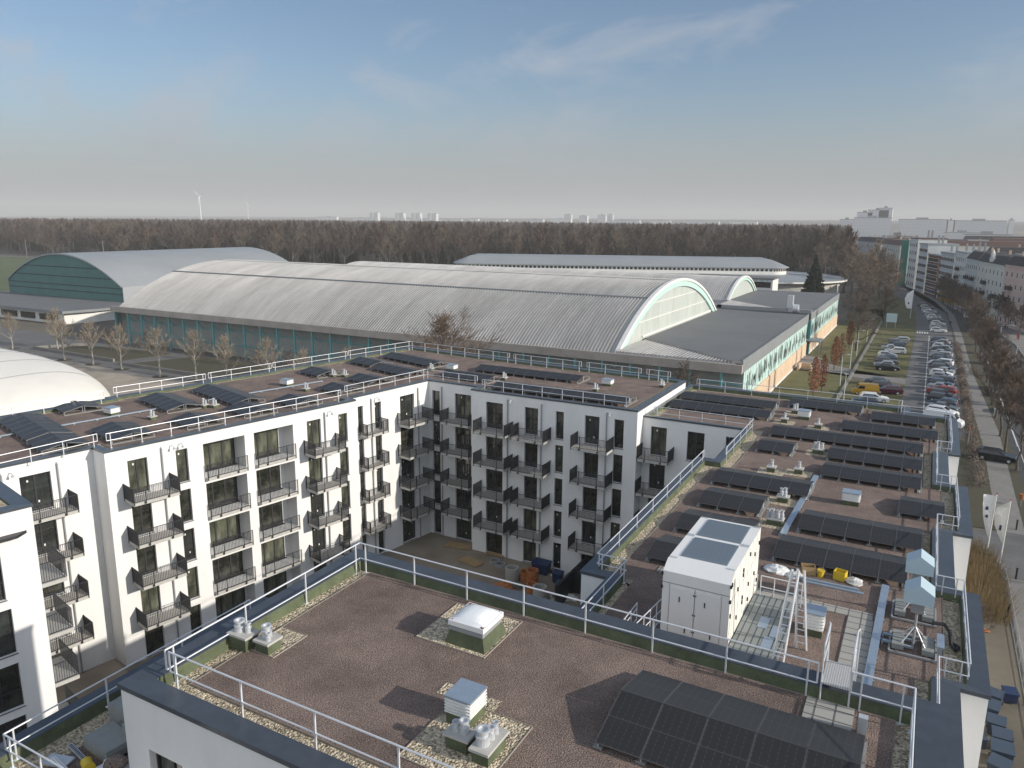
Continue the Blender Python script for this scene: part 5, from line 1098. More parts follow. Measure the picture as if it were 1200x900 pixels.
for i, (x, y, s, lb) in enumerate(((-15.9, 139.0, 1.0, 'nearest russet columnar tree on the lawn, closest to the roof railing'), (-15.2, 144.5, .95, 'russet columnar tree just behind the nearest one'), (-15.8, 169.5, .95, 'left one of the middle pair of russet columnar trees'), (-15.3, 176.5, .92, 'right one of the middle pair of russet columnar trees'), (-15.7, 200, .98, 'farthest russet columnar tree, standing alone on the lawn'))):
    put(ct, x, y, i * 1.3, s, label=lb, first=(i == 0))
# big spruce
def conifer(seed, h, r):
    rn = random.Random(seed); T, L_ = MB(), MB(); T.tube((0, 0, 0), (0, 0, h * .95), .3, .04, 6)
    z = 1.0
    while z < h:
        q = 1 - z / h; rr = r * (q ** .8) * rn.uniform(.82, 1.1); n = max(5, int(15 * q + 5))
        for i in range(n):
            a = 2 * pi * (i + rn.random()) / n; ln = rr * rn.uniform(.75, 1.1); p0 = Vector((0, 0, z)); e = Vector((cos(a) * ln, sin(a) * ln, z - ln * .28 + rn.uniform(-.2, .2)))
            for k in range(5):
                t = .25 + .75 * k / 4; c_ = p0.lerp(e, t); w = Vector((-sin(a), cos(a), 0)) * (.55 * (1.15 - t) + .18) * rn.uniform(.7, 1.2); f_ = (e - p0).normalized() * ln * .16
                L_.poly([c_ - f_ + w, c_ + f_ * .8 + w * .3 - Vector((0, 0, .25)), c_ + f_ * .8 - w * .3 - Vector((0, 0, .1)), c_ - f_ - w]); L_.poly([c_ - f_, c_ + f_, c_ + Vector((0, 0, -.55)) + w * .3])
        z += .38
    return T, L_
T, L_ = conifer(2, 18.5, 4.4); sp_ = empty('spruce', (-36.3, 290, 0), 0, 'tall dark spruce standing beside the arena behind the annex', 'tree'); T.build('trunk', M['bark'], sp_); L_.build('crown', M['needle'], sp_); sp_.scale = (1.3, 1.3, 1.02)
pine0 = copy_tree(sp_); pine0.location = (-232, 470, 0); pine0.scale = (1.75, 1.75, 1.35); pine0['label'] = 'dark pine rising from the forest edge, right of the second twin tower'
for x, y, s, lb in ((-262, 455, 1.25, 'dark conifer in the forest edge below the third twin tower'), (-205, 520, 1.35, 'dark conifer in the forest below the fourth twin tower')):
    q = copy_tree(sp_); q.location = (x, y, 0); q.scale = (s * 1.3, s * 1.3, s); q['label'] = lb
# park trees between the halls and the car park
P1 = tree_proto('bare_tree', 31, 19, .95, .45, 'bark', 'twig_tan', 'x', group='big bare park trees', lv=4, twig_r=.03, dens=1.15, width=.48)
P2_ = tree_proto('bare_tree', 37, 17, 1.05, .5, 'bark', 'twig', 'x', group='big bare park trees', lv=4, twig_r=.03, dens=1.1, trunk_frac=.2, width=.55)
PT = [(P2_, -13.9, 198, .72, 'low spreading bare tree on the lawn beside the farthest russet tree'), (P1, -12.5, 285, .95, 'large reddish bare tree behind the white banner'), (P1, -20, 305, 1.0, 'large reddish bare tree right of the spruce'), (P2_, -17, 250, .75, 'bare tree between the lawn and the curved street'), (P2_, -11.5, 262, .62, 'bare tree just left of the banner pole'),
      (P1, -27, 330, 1.05, 'tall bare tree at the end of the arena roof'), (P2_, -17.5, 335, 1.05, 'tall bare tree behind the reddish one'), (P1, -21.5, 370, 1.1, 'tall reddish bare tree beside the street bend'), (P2_, -33, 365, 1.1, 'tall bare tree at the corner of the forest')]
seen = set()
for i, (pr_, x, y, s, lb) in enumerate(PT): f_ = id(pr_) not in seen; seen.add(id(pr_)); put(pr_, x, y, rv.uniform(0, 6), s, label=lb, first=f_)
# street trees in the verge
S1 = tree_proto('street_tree', 41, 14.5, .8, .24, 'bark', 'twig', 'x', group='bare street trees along the avenue', lv=4, twig_r=.02, dens=1.2, trunk_frac=.34, width=.42)
S2 = tree_proto('street_tree', 47, 14, .85, .24, 'bark', 'twig_red', 'x', group='bare street trees along the avenue', lv=4, twig_r=.02, dens=1.2, trunk_frac=.3, width=.46)
n_ = 0
for i in range(24):
    y = 108 + i * 10.5; x = 11.6 if y < 245 else 11.6 - (y - 245) * .075
    put((S1, S2)[i % 2], x + rv.uniform(-.4, .4), y + rv.uniform(-2, 2), rv.uniform(0, 6), rv.uniform(.62, .8), label='bare street tree in the verge right of the footpath, %s from the near end' % ORD[i], first=i < 2)
for i in range(14):
    y = 150 + i * 15; x = 23.2 if y < 230 else 23.2 - (y - 230) * .11
    put((S1, S2)[i % 2], x, y, rv.uniform(0, 6), rv.uniform(.55, .7), label='bare street tree on the far pavement before the houses, %s from the near end' % ORD[i])
# dry reeds and shrubs beside the right wing
rn = random.Random(9); b_ = MB()
for i in range(5200):
    x, y = max(-1.9, min(1.9, rn.gauss(0, .95))), rn.uniform(-5.0, 5.0); h = rn.uniform(1.0, 3.1) * (1 - min(.6, abs(x) * .2)) * (1 + .25 * sin(y * 2.1)); dx, dy = rn.gauss(0, .45), rn.gauss(0, .45); w = rn.uniform(.012, .03)
    b_.poly([(x - w, y, 0), (x + w, y, 0), (x + dx + w * .4, y + dy, h), (x + dx - w * .4, y + dy, h)])
tag(b_.build('reed_bush', M['dry_grass'], loc=(6.0, 69.5, .05)), 'tall straw-brown reed bush below the street side of the right wing', 'bush')
for i, (x, y, s) in enumerate(((6.1, 62.5, .45), (5.4, 59.0, .4), (12.9, 109, .3), (6.3, 98, .32), (6.6, 112, .36))):
    put(sh, x, y, i * 1.1, s, label=('low brown shrub right in front of the reed bush', 'low brown shrub nearest the blue-grey bins', 'small shrub in the kerbed bed by the dark car', 'small shrub on the verge behind the banners', 'small shrub on the verge, behind the first verge shrub')[i])
hd = MB(); rn = random.Random(14)
for i in range(6000):
    y = rn.uniform(0, 122); x = rn.gauss(0, .35); z = abs(rn.gauss(.4, .3)); p = Vector((x, y, min(z, 1.1))); u_ = Vector((rn.gauss(0, 1), rn.gauss(0, 1), rn.gauss(0, 1))).normalized() * rn.uniform(.15, .3); w = u_.orthogonal().normalized() * .05; hd.poly([p - u_, p + w, p + u_, p - w])
tag(hd.build('hedge', M['twig'], loc=(7.6, 100, 0)), 'long leafless brown hedge between the parked cars and the footpath', 'hedge')
# forest edge: single trees that can be told apart, then the wood behind them as one mass
F1 = tree_proto('forest_tree', 51, 23, .72, .35, 'bark', 'twig_forest', 'x', group='single trees along the forest edge', lv=3, twig_r=.075, dens=1.15, trunk_frac=.3, width=.42)
F2 = tree_proto('forest_tree', 57, 24, .62, .35, 'bark', 'twig_forest_red', 'x', group='single trees along the forest edge', lv=3, twig_r=.075, dens=1.15, trunk_frac=.35, width=.36)
F3 = tree_proto('forest_tree', 59, 21, .85, .33, 'bark', 'twig_forest_pale', 'x', group='single trees along the forest edge', lv=3, twig_r=.06, dens=1.1, trunk_frac=.3, width=.5)
FT = [(-560, 330), (-500, 345), (-455, 330), (-430, 350), (-400, 338), (-360, 352), (-335, 340), (-312, 360), (-290, 372), (-268, 380), (-246, 396), (-222, 410), (-200, 425), (-175, 440), (-150, 452), (-124, 462), (-100, 462), (-78, 452), (-60, 430), (-48, 405), (-40, 388)]
for i, (x, y) in enumerate(FT):
    k = (0, 2, 1, 0, 1, 2, 0)[i % 7]; put((F1, F2, F3)[k], x, y, rv.uniform(0, 6), rv.uniform(.82, 1.0), label='%s bare tree of the forest edge, %s from the left' % (('dark', 'reddish', 'pale')[k], ORD[i] if i else 'first'), first=i in (0, 2, 1))
pts = []; rn = random.Random(3)
for gx_ in range(-1500, 60, 11):
    for gy in range(330, 1500, 11):
        x, y = gx_ + rn.uniform(-5, 5), gy + rn.uniform(-5, 5); az = atan2(-x, y)
        if az > 1.12 or az < .02: continue
        edge = 352 if x < -330 else 352 + (x + 330) * .44 if x < -110 else 462 - (x + 110) * .9 if x < -40 else 405
        if y < edge + 8: continue
        if y > 700 and rn.random() < .25: continue
        if x > -34 - (y - 400) * .10: continue
        pts.append((x, y, 0))
fme = bpy.data.meshes.new('forest'); fme.from_pydata(pts, [], []); fo = bpy.data.objects.new('forest', fme); COL.objects.link(fo); tag(fo, 'brown leafless forest stretching behind the halls to the horizon', 'forest', kind='stuff')
ng = bpy.data.node_groups.new('scatter_trees', 'GeometryNodeTree'); ng.interface.new_socket('Geometry', in_out='INPUT', socket_type='NodeSocketGeometry'); ng.interface.new_socket('Geometry', in_out='OUTPUT', socket_type='NodeSocketGeometry')
gi, go = ng.nodes.new('NodeGroupInput'), ng.nodes.new('NodeGroupOutput'); iop = ng.nodes.new('GeometryNodeInstanceOnPoints'); g2i = ng.nodes.new('GeometryNodeGeometryToInstance')
for F_ in (F1, F2, F1, F3, F2, F1, F2, sp_):
    jn = ng.nodes.new('GeometryNodeJoinGeometry')
    for ch in F_.children:
        oi = ng.nodes.new('GeometryNodeObjectInfo'); oi.inputs['Object'].default_value = ch; oi.transform_space = 'ORIGINAL'; ng.links.new(oi.outputs['Geometry'], jn.inputs[0])
    one = ng.nodes.new('GeometryNodeGeometryToInstance'); ng.links.new(jn.outputs[0], one.inputs[0]); ng.links.new(one.outputs[0], g2i.inputs[0])
j2 = ng.nodes.new('GeometryNodeJoinGeometry')
for l_ in list(g2i.inputs[0].links): ng.links.new(l_.from_socket, j2.inputs[0])
ng.nodes.remove(g2i); ng.links.new(j2.outputs[0], iop.inputs['Instance']); iop.inputs['Pick Instance'].default_value = True
ri = ng.nodes.new('FunctionNodeRandomValue'); ri.data_type = 'INT'; ri.inputs[4].default_value = 0; ri.inputs[5].default_value = 7; ng.links.new(ri.outputs[2], iop.inputs['Instance Index'])
rr_ = ng.nodes.new('FunctionNodeRandomValue'); rr_.data_type = 'FLOAT_VECTOR'; rr_.inputs[0].default_value = (0, 0, 0); rr_.inputs[1].default_value = (0, 0, 6.28); rr_.inputs['Seed'].default_value = 3
rs_ = ng.nodes.new('FunctionNodeRandomValue'); rs_.data_type = 'FLOAT'; rs_.inputs[2].default_value = .66; rs_.inputs[3].default_value = 1.16; rs_.inputs['Seed'].default_value = 7
eu = ng.nodes.new('FunctionNodeEulerToRotation'); ng.links.new(rr_.outputs[0], eu.inputs[0]); ng.links.new(eu.outputs[0], iop.inputs['Rotation']); ng.links.new(rs_.outputs[1], iop.inputs['Scale'])
ng.links.new(gi.outputs[0], iop.inputs['Points']); ng.links.new(iop.outputs[0], go.inputs[0])
md = fo.modifiers.new('scatter', 'NODES'); md.node_group = ng
ff = MB(); ff.poly([(-1600, 340, .05), (-330, 345, .05), (-110, 455, .05), (-34, 400, .05), (-120, 1500, .05), (-3000, 1500, .05)]); struct('forest_floor', ff, M['wood_far'])
# distant woodland: rolling canopy as one mass
def canopy(name, x0, x1, y0, y1, h, st, seed, label, hill=0):
    from mathutils import noise
    b_ = MB(); nx, ny = int((x1 - x0) / st), int((y1 - y0) / (st * 2)); rn = random.Random(seed)
    for j in range(ny + 1):
        for i in range(nx + 1):
            x, y = x0 + (x1 - x0) * i / nx, y0 + (y1 - y0) * j / ny; q = noise.noise(Vector((x * .004, y * .004, seed))); e = min(1, (i / 3.), ((nx - i) / 3.), j * 3)
            b_.v.append((x + rn.uniform(-.4, .4) * st, y, (h + rn.uniform(-3, 3) + q * 5) * e + hill * j / ny))
    for j in range(ny):
        for i in range(nx): k = j * (nx + 1) + i; b_.f.append((k, k + 1, k + nx + 2, k + nx + 1)); b_.m.append(0)
    return tag(b_.build(name, M['wood_far']), label, 'woodland', kind='stuff')
canopy('woodland', -3600, -150, 1480, 2700, 20, 16, 1, 'hazy canopy of the farther woodland')
canopy('woodland', -9000, 2500, 3900, 6200, 24, 40, 5, 'low hazy ridge of woods on the horizon', 25)
canopy('woodland', -3300, -1500, 2700, 3350, 20, 24, 8, 'woods between the forest and the twin towers')

# ------------------------------------------------------------------ cars
def car_meshes(kind):
    L, Wd, H = {'hatch': (4.1, 1.75, 1.48), 'estate': (4.7, 1.82, 1.5), 'saloon': (4.6, 1.8, 1.42), 'van': (5.3, 2.0, 2.3)}[kind]
    lowz, belt = .22, (.92 if kind != 'van' else 1.15)
    prof = {'hatch': [(-2.0, .45), (-2.02, .80), (-1.9, .95), (-1.55, 1.42), (-1.1, H), (.15, H), (.95, .98), (1.85, .82), (2.05, .62), (2.05, .35)],
            'estate': [(-2.3, .45), (-2.33, .85), (-2.25, 1.0), (-1.95, 1.43), (-1.5, H), (.25, H), (1.1, .98), (2.1, .82), (2.34, .62), (2.34, .35)],
            'saloon': [(-2.25, .45), (-2.28, .85), (-2.1, .95), (-1.5, 1.02), (-.9, 1.38), (-.5, H), (.3, H - .02), (1.1, .96), (2.05, .80), (2.3, .6), (2.3, .35)],
            'van': [(-2.6, .45), (-2.62, 1.1), (-2.6, 2.15), (-2.45, H), (1.1, H), (1.35, 2.2), (1.95, 1.25), (2.5, 1.05), (2.65, .7), (2.65, .35)]}[kind]
    b_ = MB()
    def half(z): 
        w = Wd / 2
        if z > belt: w -= (z - belt) / (H - belt) * (.24 if kind != 'van' else .10)
        elif z < .5: w -= .05
        return w
    pts = [(-L / 2 + .06, lowz)] + prof + [(L / 2 - .06, lowz)]
    for (x0, z0), (x1, z1) in zip(pts, pts[1:]):
        m_ = 1 if (z0 > belt - .05 and z1 > belt - .05 and abs(z1 - z0) > .25) else 0
        if kind == 'van' and x0 < -2: m_ = 0
        b_.poly([(x0, -half(z0), z0), (x0, half(z0), z0), (x1, half(z1), z1), (x1, -half(z1), z1)], 0)
    for s in (-1, 1):
        low = [(x, s * half(min(z, belt)), min(z, belt)) for x, z in pts]; b_.poly(low if s < 0 else low[::-1], 0)
        upq = [(x, z) for x, z in pts if z > belt]; 
        if upq: q = [(upq[0][0] - .12, belt)] + upq + [(upq[-1][0] + .25, belt)]; q = [(x, s * half(z), z) for x, z in q]; b_.poly(q if s < 0 else q[::-1], 0)
    body = b_.mesh('body', [M['car_silver']], False)
    g_ = MB(); xs = [p[0] for p in prof if p[1] > belt + .3]; xa, xb = min(xs), max(xs)
    zb_, zt = belt + .06, H - .13
    for s in (-1, 1):
        q = [(xa + .0, zb_), (xa + .22, zt), (xb - .1, zt), (xb + .55, zb_)] if kind != 'van' else [(.2, zb_ + .1), (.2, zt - .2), (1.2, zt - .2), (1.75, zb_ + .1)]
        q = [(x, s * (half(z) + .006), z) for x, z in q]; g_.poly(q if s < 0 else q[::-1])
    for (x0, z0), (x1, z1) in zip(prof, prof[1:]):
        if z1 > belt - .06 and z0 > belt - .06 and abs(z1 - z0) > .22 and not (kind == 'van' and x0 < 0):
            d = Vector((x1 - x0, z1 - z0)); nrm = Vector((-d.y, d.x)).normalized() * .008; a_, c_ = .1, .9
            P_ = lambda t, w: (x0 + d.x * t + nrm.x * (1 if nrm.y > 0 else -1), w * (half(z0 + d.y * t) - .1), z0 + d.y * t + abs(nrm.y))
            g_.poly([P_(a_, -1), P_(a_, 1), P_(c_, 1), P_(c_, -1)])
    gl = g_.mesh('windows', M['car_glass']); wh = MB(); wh.tube((0, -.1, 0), (0, .1, 0), .32, n=14); wh.tube((0, -.11, 0), (0, .11, 0), .19, n=10, m=1); whm = wh.mesh('wheel', [M['rubber'], M['zinc_light']])
    tl = MB(); tl.box(-L / 2 + .0, -L / 2 + .1, -.1, .1, -.09, .09); tlm = tl.mesh('tail_light', M['tail']); hl = MB(); hl.box(-.12, .06, -.16, .16, -.06, .06); hlm = hl.mesh('headlight', M['headl'])
    return body, gl, whm, tlm, hlm, L, Wd
CM = {k: car_meshes(k) for k in ('hatch', 'estate', 'saloon', 'van')}
def car(kind, color, x, y, rz, label, z=.04, group='cars parked along the car park lane'):
    body, gl, whm, tlm, hlm, L, Wd = CM[kind]; r = empty('parked_car' if kind != 'van' else 'parked_van', (x, y, z), rz, label, 'car' if kind != 'van' else 'van', group)
    o = place('body', body, r); o.material_slots[0].link = 'OBJECT'; o.material_slots[0].material = M['car_' + color]
    place('windows', gl, r)
    for sx in (-.62, .62):
        for sy in (-1, 1): place('wheel', whm, r, (sx * L / 2, sy * (Wd / 2 - .09), .32))
    for sy in (-1, 1): place('tail_light', tlm, r, (0, sy * (Wd / 2 - .16), .78)); place('headlight', hlm, r, (L / 2 - .06, sy * (Wd / 2 - .25), .66))
    return r
rc = random.Random(12); cyc = ['silver', 'grey', 'white', 'dark grey', 'blue', 'silver', 'grey', 'black']
right = [('van', 'white'), ('hatch', 'silver'), ('estate', 'white'), ('saloon', 'grey'), ('hatch', 'blue'), ('estate', 'dark grey'), ('hatch', 'dark grey'), ('estate', 'red'), ('saloon', 'silver'), ('hatch', 'blue'), ('estate', 'grey'), ('hatch', 'silver'), ('hatch', 'white'), ('saloon', 'silver'), ('estate', 'grey'), ('hatch', 'dark grey'), ('estate', 'white'), ('hatch', 'blue'), ('hatch', 'grey'), ('estate', 'silver'), ('saloon', 'silver'), ('hatch', 'black'), ('estate', 'silver'), ('hatch', 'white'), ('saloon', 'dark grey'), ('hatch', 'silver'), ('estate', 'blue')]
y = 129.5
for i, (k, c) in enumerate(right):
    car(k, c, 4.0 + rc.uniform(-.2, .2), y, radians(-14 + 180 * (i % 3 == 1)) + rc.uniform(-.04, .04), '%s %s in the long right-hand row, %s counting from the roof' % (c, k if k != 'hatch' else 'hatchback', ORD[i])); y += 3.6
far = ['white', 'silver', 'silver', 'white', 'grey', 'silver', 'white', 'silver', 'grey', 'white', 'silver', 'black', 'silver', 'dark grey']
for i, c in enumerate(far):
    yy = 245 + i * 5.6; xx = 3.4 - max(0, yy - 262) * .075
    car(('hatch', 'estate', 'saloon')[i % 3], c, xx, yy, radians(-8), '%s car on the street bend past the white banner, %s from the near end' % (c, ORD[i]))
left = [('hatch', 'silver', -6.6, 131.5), ('hatch', 'blue', -7.6, 138.6), ('estate', 'white', -6.4, 141.8), ('van', 'yellow', -8.2, 147.2), ('estate', 'dark grey', -5.2, 153.8), ('saloon', 'grey', -7.0, 157.5), ('saloon', 'black', -6.0, 174.5), ('hatch', 'silver', -6.8, 178), ('estate', 'grey', -6.6, 182.5), ('hatch', 'blue', -6.8, 186.8), ('hatch', 'white', -6.9, 191.5), ('estate', 'white', -5.6, 199), ('saloon', 'silver', -6.6, 203.5), ('hatch', 'blue', -6.0, 208.5), ('hatch', 'grey', -5.8, 213), ('estate', 'silver', -5.4, 218.5)]
for i, (k, c, x, yy) in enumerate(left):
    o_ = car(k, c, x, yy, radians(8 + 180 * (i % 2)), '%s %s in the left-hand row beside the lawn, %s counting from the roof' % (c, k if k != 'hatch' else 'hatchback', ORD[i]))
    if k == 'van': o_.scale = (.82, .9, .85)
car('estate', 'dark red', -4.6, 149.9, radians(190), 'dark red estate car parked against the yellow van')
car('estate', 'black', 9.9, 113.2, radians(-9), 'black estate car crossing the footpath beside a street tree', group=None)
for i, (x, yy, c, k) in enumerate(((14.4, 158, 'dark red', 'hatch'), (14.2, 145, 'red', 'estate'), (16.8, 208, 'white', 'hatch'), (16.6, 236, 'silver', 'estate'), (13.6, 262, 'grey', 'saloon'), (11.5, 290, 'white', 'hatch'), (9.0, 315, 'silver', 'hatch'))):
    car(k, c, x, yy, radians(92), '%s %s driving on the avenue right of the street trees, %s from the roof' % (c, k if k != 'hatch' else 'hatchback', ORD[i]), group='cars on the avenue')
tr = empty('tram', (7.6, 338, .05), radians(106), 'yellow tram half hidden by trees on the avenue', 'tram')
b_ = MB(); b_.box(-13, 13, -1.15, 1.15, .35, 3.1); b_.box(-12.7, 12.7, -.9, .9, 3.1, 3.3); b_.build('body', M['car_yellow'], tr)
b_ = MB(); b_.box(-12.8, 12.8, -1.18, -1.16, 1.6, 2.6); b_.box(-12.8, 12.8, 1.16, 1.18, 1.6, 2.6); b_.build('windows', M['car_glass'], tr)

# ------------------------------------------------------------------ street furniture, banners, people
def lamp(x, y, h, label, arm=.9, double=False):
    r = empty('street_lamp', (x, y, 0), 0, label, 'street lamp', 'street lamps'); p = MB(); p.tube((0, 0, 0), (0, 0, h), .07, .045, 8); p.build('pole', M['lamp_head'], r)
    p = MB(); p.tube((0, 0, h - .05), (arm, 0, h + .1), .03); p.box(arm - .15, arm + .45, -.14, .14, h + .04, h + .16); p.build('lamp_head', M['lamp_head'], r)
lamp(-11.0, 139.8, 4.6, 'lawn lamp nearest the roof railing, left of the kerb wall', -.1); lamp(-12.9, 152.5, 6.0, 'tall lawn lamp beside the kerb wall, second from the roof'); lamp(-12.9, 171.5, 6.0, 'lawn lamp at the entrance path'); lamp(-13.2, 190, 6.0, 'lawn lamp behind the entrance path'); lamp(-12.8, 214, 6, 'farthest lawn lamp near the low bare tree')
lamp(15.0, 163, 8.5, 'avenue lamp between the lane markings, nearest', 2.0); lamp(14.6, 196, 8.5, 'avenue lamp reaching over the road, middle', 2.0); lamp(13.0, 255, 8.5, 'avenue lamp farthest along the road', 2.0); lamp(12.6, 182, 8, 'slim avenue lamp among the verge trees', -2.0)
def banner(x, y, h, pts, m, label, lean=0.0, mark=None):
    r = empty('banner_flag', (x, y, 0), 0, label, 'flag', 'tall banner flags'); p = MB(); p.tube((0, 0, 0), (lean * h, 0, h), .06, .035, 8); p.build('pole', M['white_paint'], r)
    f = MB(); P3 = lambda a, z, k: (lean * z + a, .05 + .12 * sin(a * 4 + z * 1.7) * (1 if a else 0) + k, z)
    N = len(pts)
    for (z0, a0), (z1, a1) in zip(pts, pts[1:]):
        for j in range(4):
            q = [P3(a0 * j / 4, z0, 0), P3(a0 * (j + 1) / 4, z0, 0), P3(a1 * (j + 1) / 4, z1, 0), P3(a1 * j / 4, z1, 0)]; f.poly(q)
    f.build('cloth', M[m], r)
    if mark:
        q = MB()
        for z0, z1, a in mark: q.poly([P3(a, z0, -.02), P3(a * 1.5, z0, -.02), P3(a * 1.5, z1, -.02), P3(a, z1, -.02)]); q.poly([P3(a, z0, .02), P3(a * 1.5, z0, .02), P3(a * 1.5, z1, .02), P3(a, z1, .02)][::-1])
        q.build('printed_mark', M['blue'], r)
    p = MB(); p.cyl(lean * h, 0, h, h + .1, .07, 8); p.build('finial', M['tail'], r)
banner(7.15, 77.8, 6.3, [(6.1, -1.0), (5.2, -.95), (4.2, -.8), (3.2, -.55), (2.4, -.25), (2.0, -.05)], 'white_paint', 'white printed banner, left of the two by the reed bush', .02, [(5.4, 5.7, -.45), (4.7, 5.0, -.45), (4.0, 4.25, -.4)])
banner(8.2, 77.2, 6.1, [(5.9, -.1), (5.3, -.95), (4.6, -1.05), (3.6, -.9), (2.6, -.45), (1.9, -.05)], 'cream', 'cream feather banner with a blue patch, right of the two by the reed bush', .02, [(3.2, 3.7, -.35)])
banner(-4.6, 277, 9.3, [(9.2, -.1), (8.0, -1.8), (6.2, -2.3), (4.4, -1.9), (3.2, -1.3)], 'white_paint', 'tall white banner with a small blue emblem at the car park end', .02, [(4.6, 5.2, -.8)])
b_ = MB(); b_.box(-1.4, 1.4, -.06, .06, 1.6, 4.2); b_.box(-1.2, -1.1, -.05, .05, 0, 1.6); b_.box(1.1, 1.2, -.05, .05, 0, 1.6); tag(b_.build('billboard', M['paleblue'], loc=(-8.9, 249, 0)), 'pale blank billboard on the grass left of the tall white banner', 'sign')
def person(x, y, rz, top, label):
    r = empty('person', (x, y, .05), rz, label, 'person'); b_ = bpy.data.meshes.new('body')
    vs = [(0, 0, .95), (0, 0, 1.2), (0, 0, 1.45), (0, 0, 1.55), (0, 0, 1.68), (-.19, 0, 1.42), (-.25, .05, 1.15), (-.24, -.06, .92), (.19, 0, 1.42), (.25, -.05, 1.15), (.24, .08, .92), (-.1, 0, .88), (-.12, .12, .48), (-.12, .2, .06), (.1, 0, .88), (.12, -.08, .48), (.12, -.22, .08)]
    es = [(0, 1), (1, 2), (2, 3), (3, 4), (2, 5), (5, 6), (6, 7), (2, 8), (8, 9), (9, 10), (0, 11), (11, 12), (12, 13), (0, 14), (14, 15), (15, 16)]; b_.from_pydata(vs, es, []); o = place('body', b_, r); md_ = o.modifiers.new('skin', 'SKIN'); sv = b_.skin_vertices[0].data
    for i, rd in enumerate((.15, .16, .17, .06, .11, .07, .055, .035, .07, .055, .035, .1, .075, .05, .1, .075, .05)): sv[i].radius = (rd, rd)
    sv[0].use_root = True; o.modifiers.new('sub', 'SUBSURF').levels = 1; b_.materials.append(M[top])
person(6.5, 262, .3, 'rail_dark', 'person in dark clothes walking on the footpath by the hedge'); person(20.5, 262, .3, 'black', 'person in black crossing the wide pavement before the houses'); person(21.8, 240, 0, 'tail', 'person in a red jacket on the far pavement')
bo = MB(); bo.tube((0, 0, 0), (0, 0, 1.0), .08, n=8); bo.cyl(0, 0, 1.0, 1.06, .1, 8); bme = bo.mesh('bollard', M['rail_dark'])
for i, (x, y) in enumerate(((8.9, 86.2), (10.2, 87.2), (7.2, 76.2), (9.2, 74.2), (10.4, 73.6), (8.1, 66.4))):
    o = place('bollard', bme, None, (x, y, .05)); tag(o, ('dark bollard behind the banners at the footpath end', 'dark bollard right of the one at the footpath end', 'dark bollard between banners and reeds', 'dark bollard on the near kerb, left of two', 'dark bollard on the near kerb, right of two', 'dark bollard beside the fence')[i], 'bollard', 'dark bollards')
ob_ = empty('litter_bin', (11.2, 95.3, .03), 0, 'orange litter bin on a post by the street tree bed', 'litter bin'); q = MB(); q.tube((0, 0, 0), (0, 0, 1.3), .04); q.build('post', M['seam'], ob_); q = MB(); q.cyl(0, .1, .75, 1.35, .24, 12, 0, .26); q.build('bin', M['orange'], ob_)
ob_ = empty('marker_post', (6.9, 119, .03), 0, 'slim marker post with an orange top in the hedge strip', 'post'); q = MB(); q.tube((0, 0, 0), (0, 0, 2.1), .05); q.build('pole', M['seam'], ob_); q = MB(); q.tube((0, 0, 2.1), (0, 0, 2.7), .09); q.build('top', M['orange'], ob_)
q = MB(); q.box(-.25, .25, -.2, .2, 0, 1.3); q.box(-.3, .3, -.25, .25, 1.3, 1.36); tag(q.build('utility_cabinet', M['zinc_light'], loc=(11.3, 140, .03)), 'small pale utility cabinet between the verge trees', 'cabinet')
fn = MB()
for i in range(13): fn.tube((0, i * 2.4, 0), (0, i * 2.4, 1.5), .03, n=5)
for z in (.15, 1.45): fn.tube((0, 0, z), (0, 28.8, z), .02, n=4)
for i in range(120): fn.tube((0, i * .24, .15), (0, i * .24, 1.45), .007, n=3)
tag(fn.build('mesh_fence', M['seam'], loc=(8.2, 44, .02)), 'thin wire fence between the bins and the side pavement', 'fence')
BN = [(6.4, 52.7, .9), (6.0, 50.9, 1.1), (6.3, 49.5, .95), (6.5, 48.1, 1.0), (5.3, 47.6, .8), (6.4, 46.6, 1.1), (6.2, 45.2, 1.0), (7.3, 53.6, .8)]
for i, (x, y, s) in enumerate(BN):
    bin_(x, y, .03, 1.0 * s, .9 * s, .95 * s, 'blue_bin' if i != 7 else 'blue', ('blue-grey waste bin %s in the row below the street bays' % ORD[::-1][0] if 0 else 'blue-grey waste bin below the street bays, %s from the back' % ('farthest', 'second', 'third', 'fourth', 'leaning fifth', 'sixth', 'seventh', '')[i]) if i != 7 else 'single dark blue bin apart from the row, by the fence', rc.uniform(-.35, .35), 'waste bins beside the right wing')
for i in range(7): blob('litter', 5.2 + rc.uniform(-.8, 1.8), 55 + i * 1.6, .03, .3, .25, .12, M[('bag', 'orange', 'bark', 'slab_grey')[i % 4]], 'scrap of litter on the bare strip, %s from the bins' % ORD[i], 'litter', 60 + i, .4, 'litter on the bare strip')
sheet('bare_strip', [(3.3, 30), (8.15, 30), (8.15, 74), (3.3, 74)], .02, 'earth')

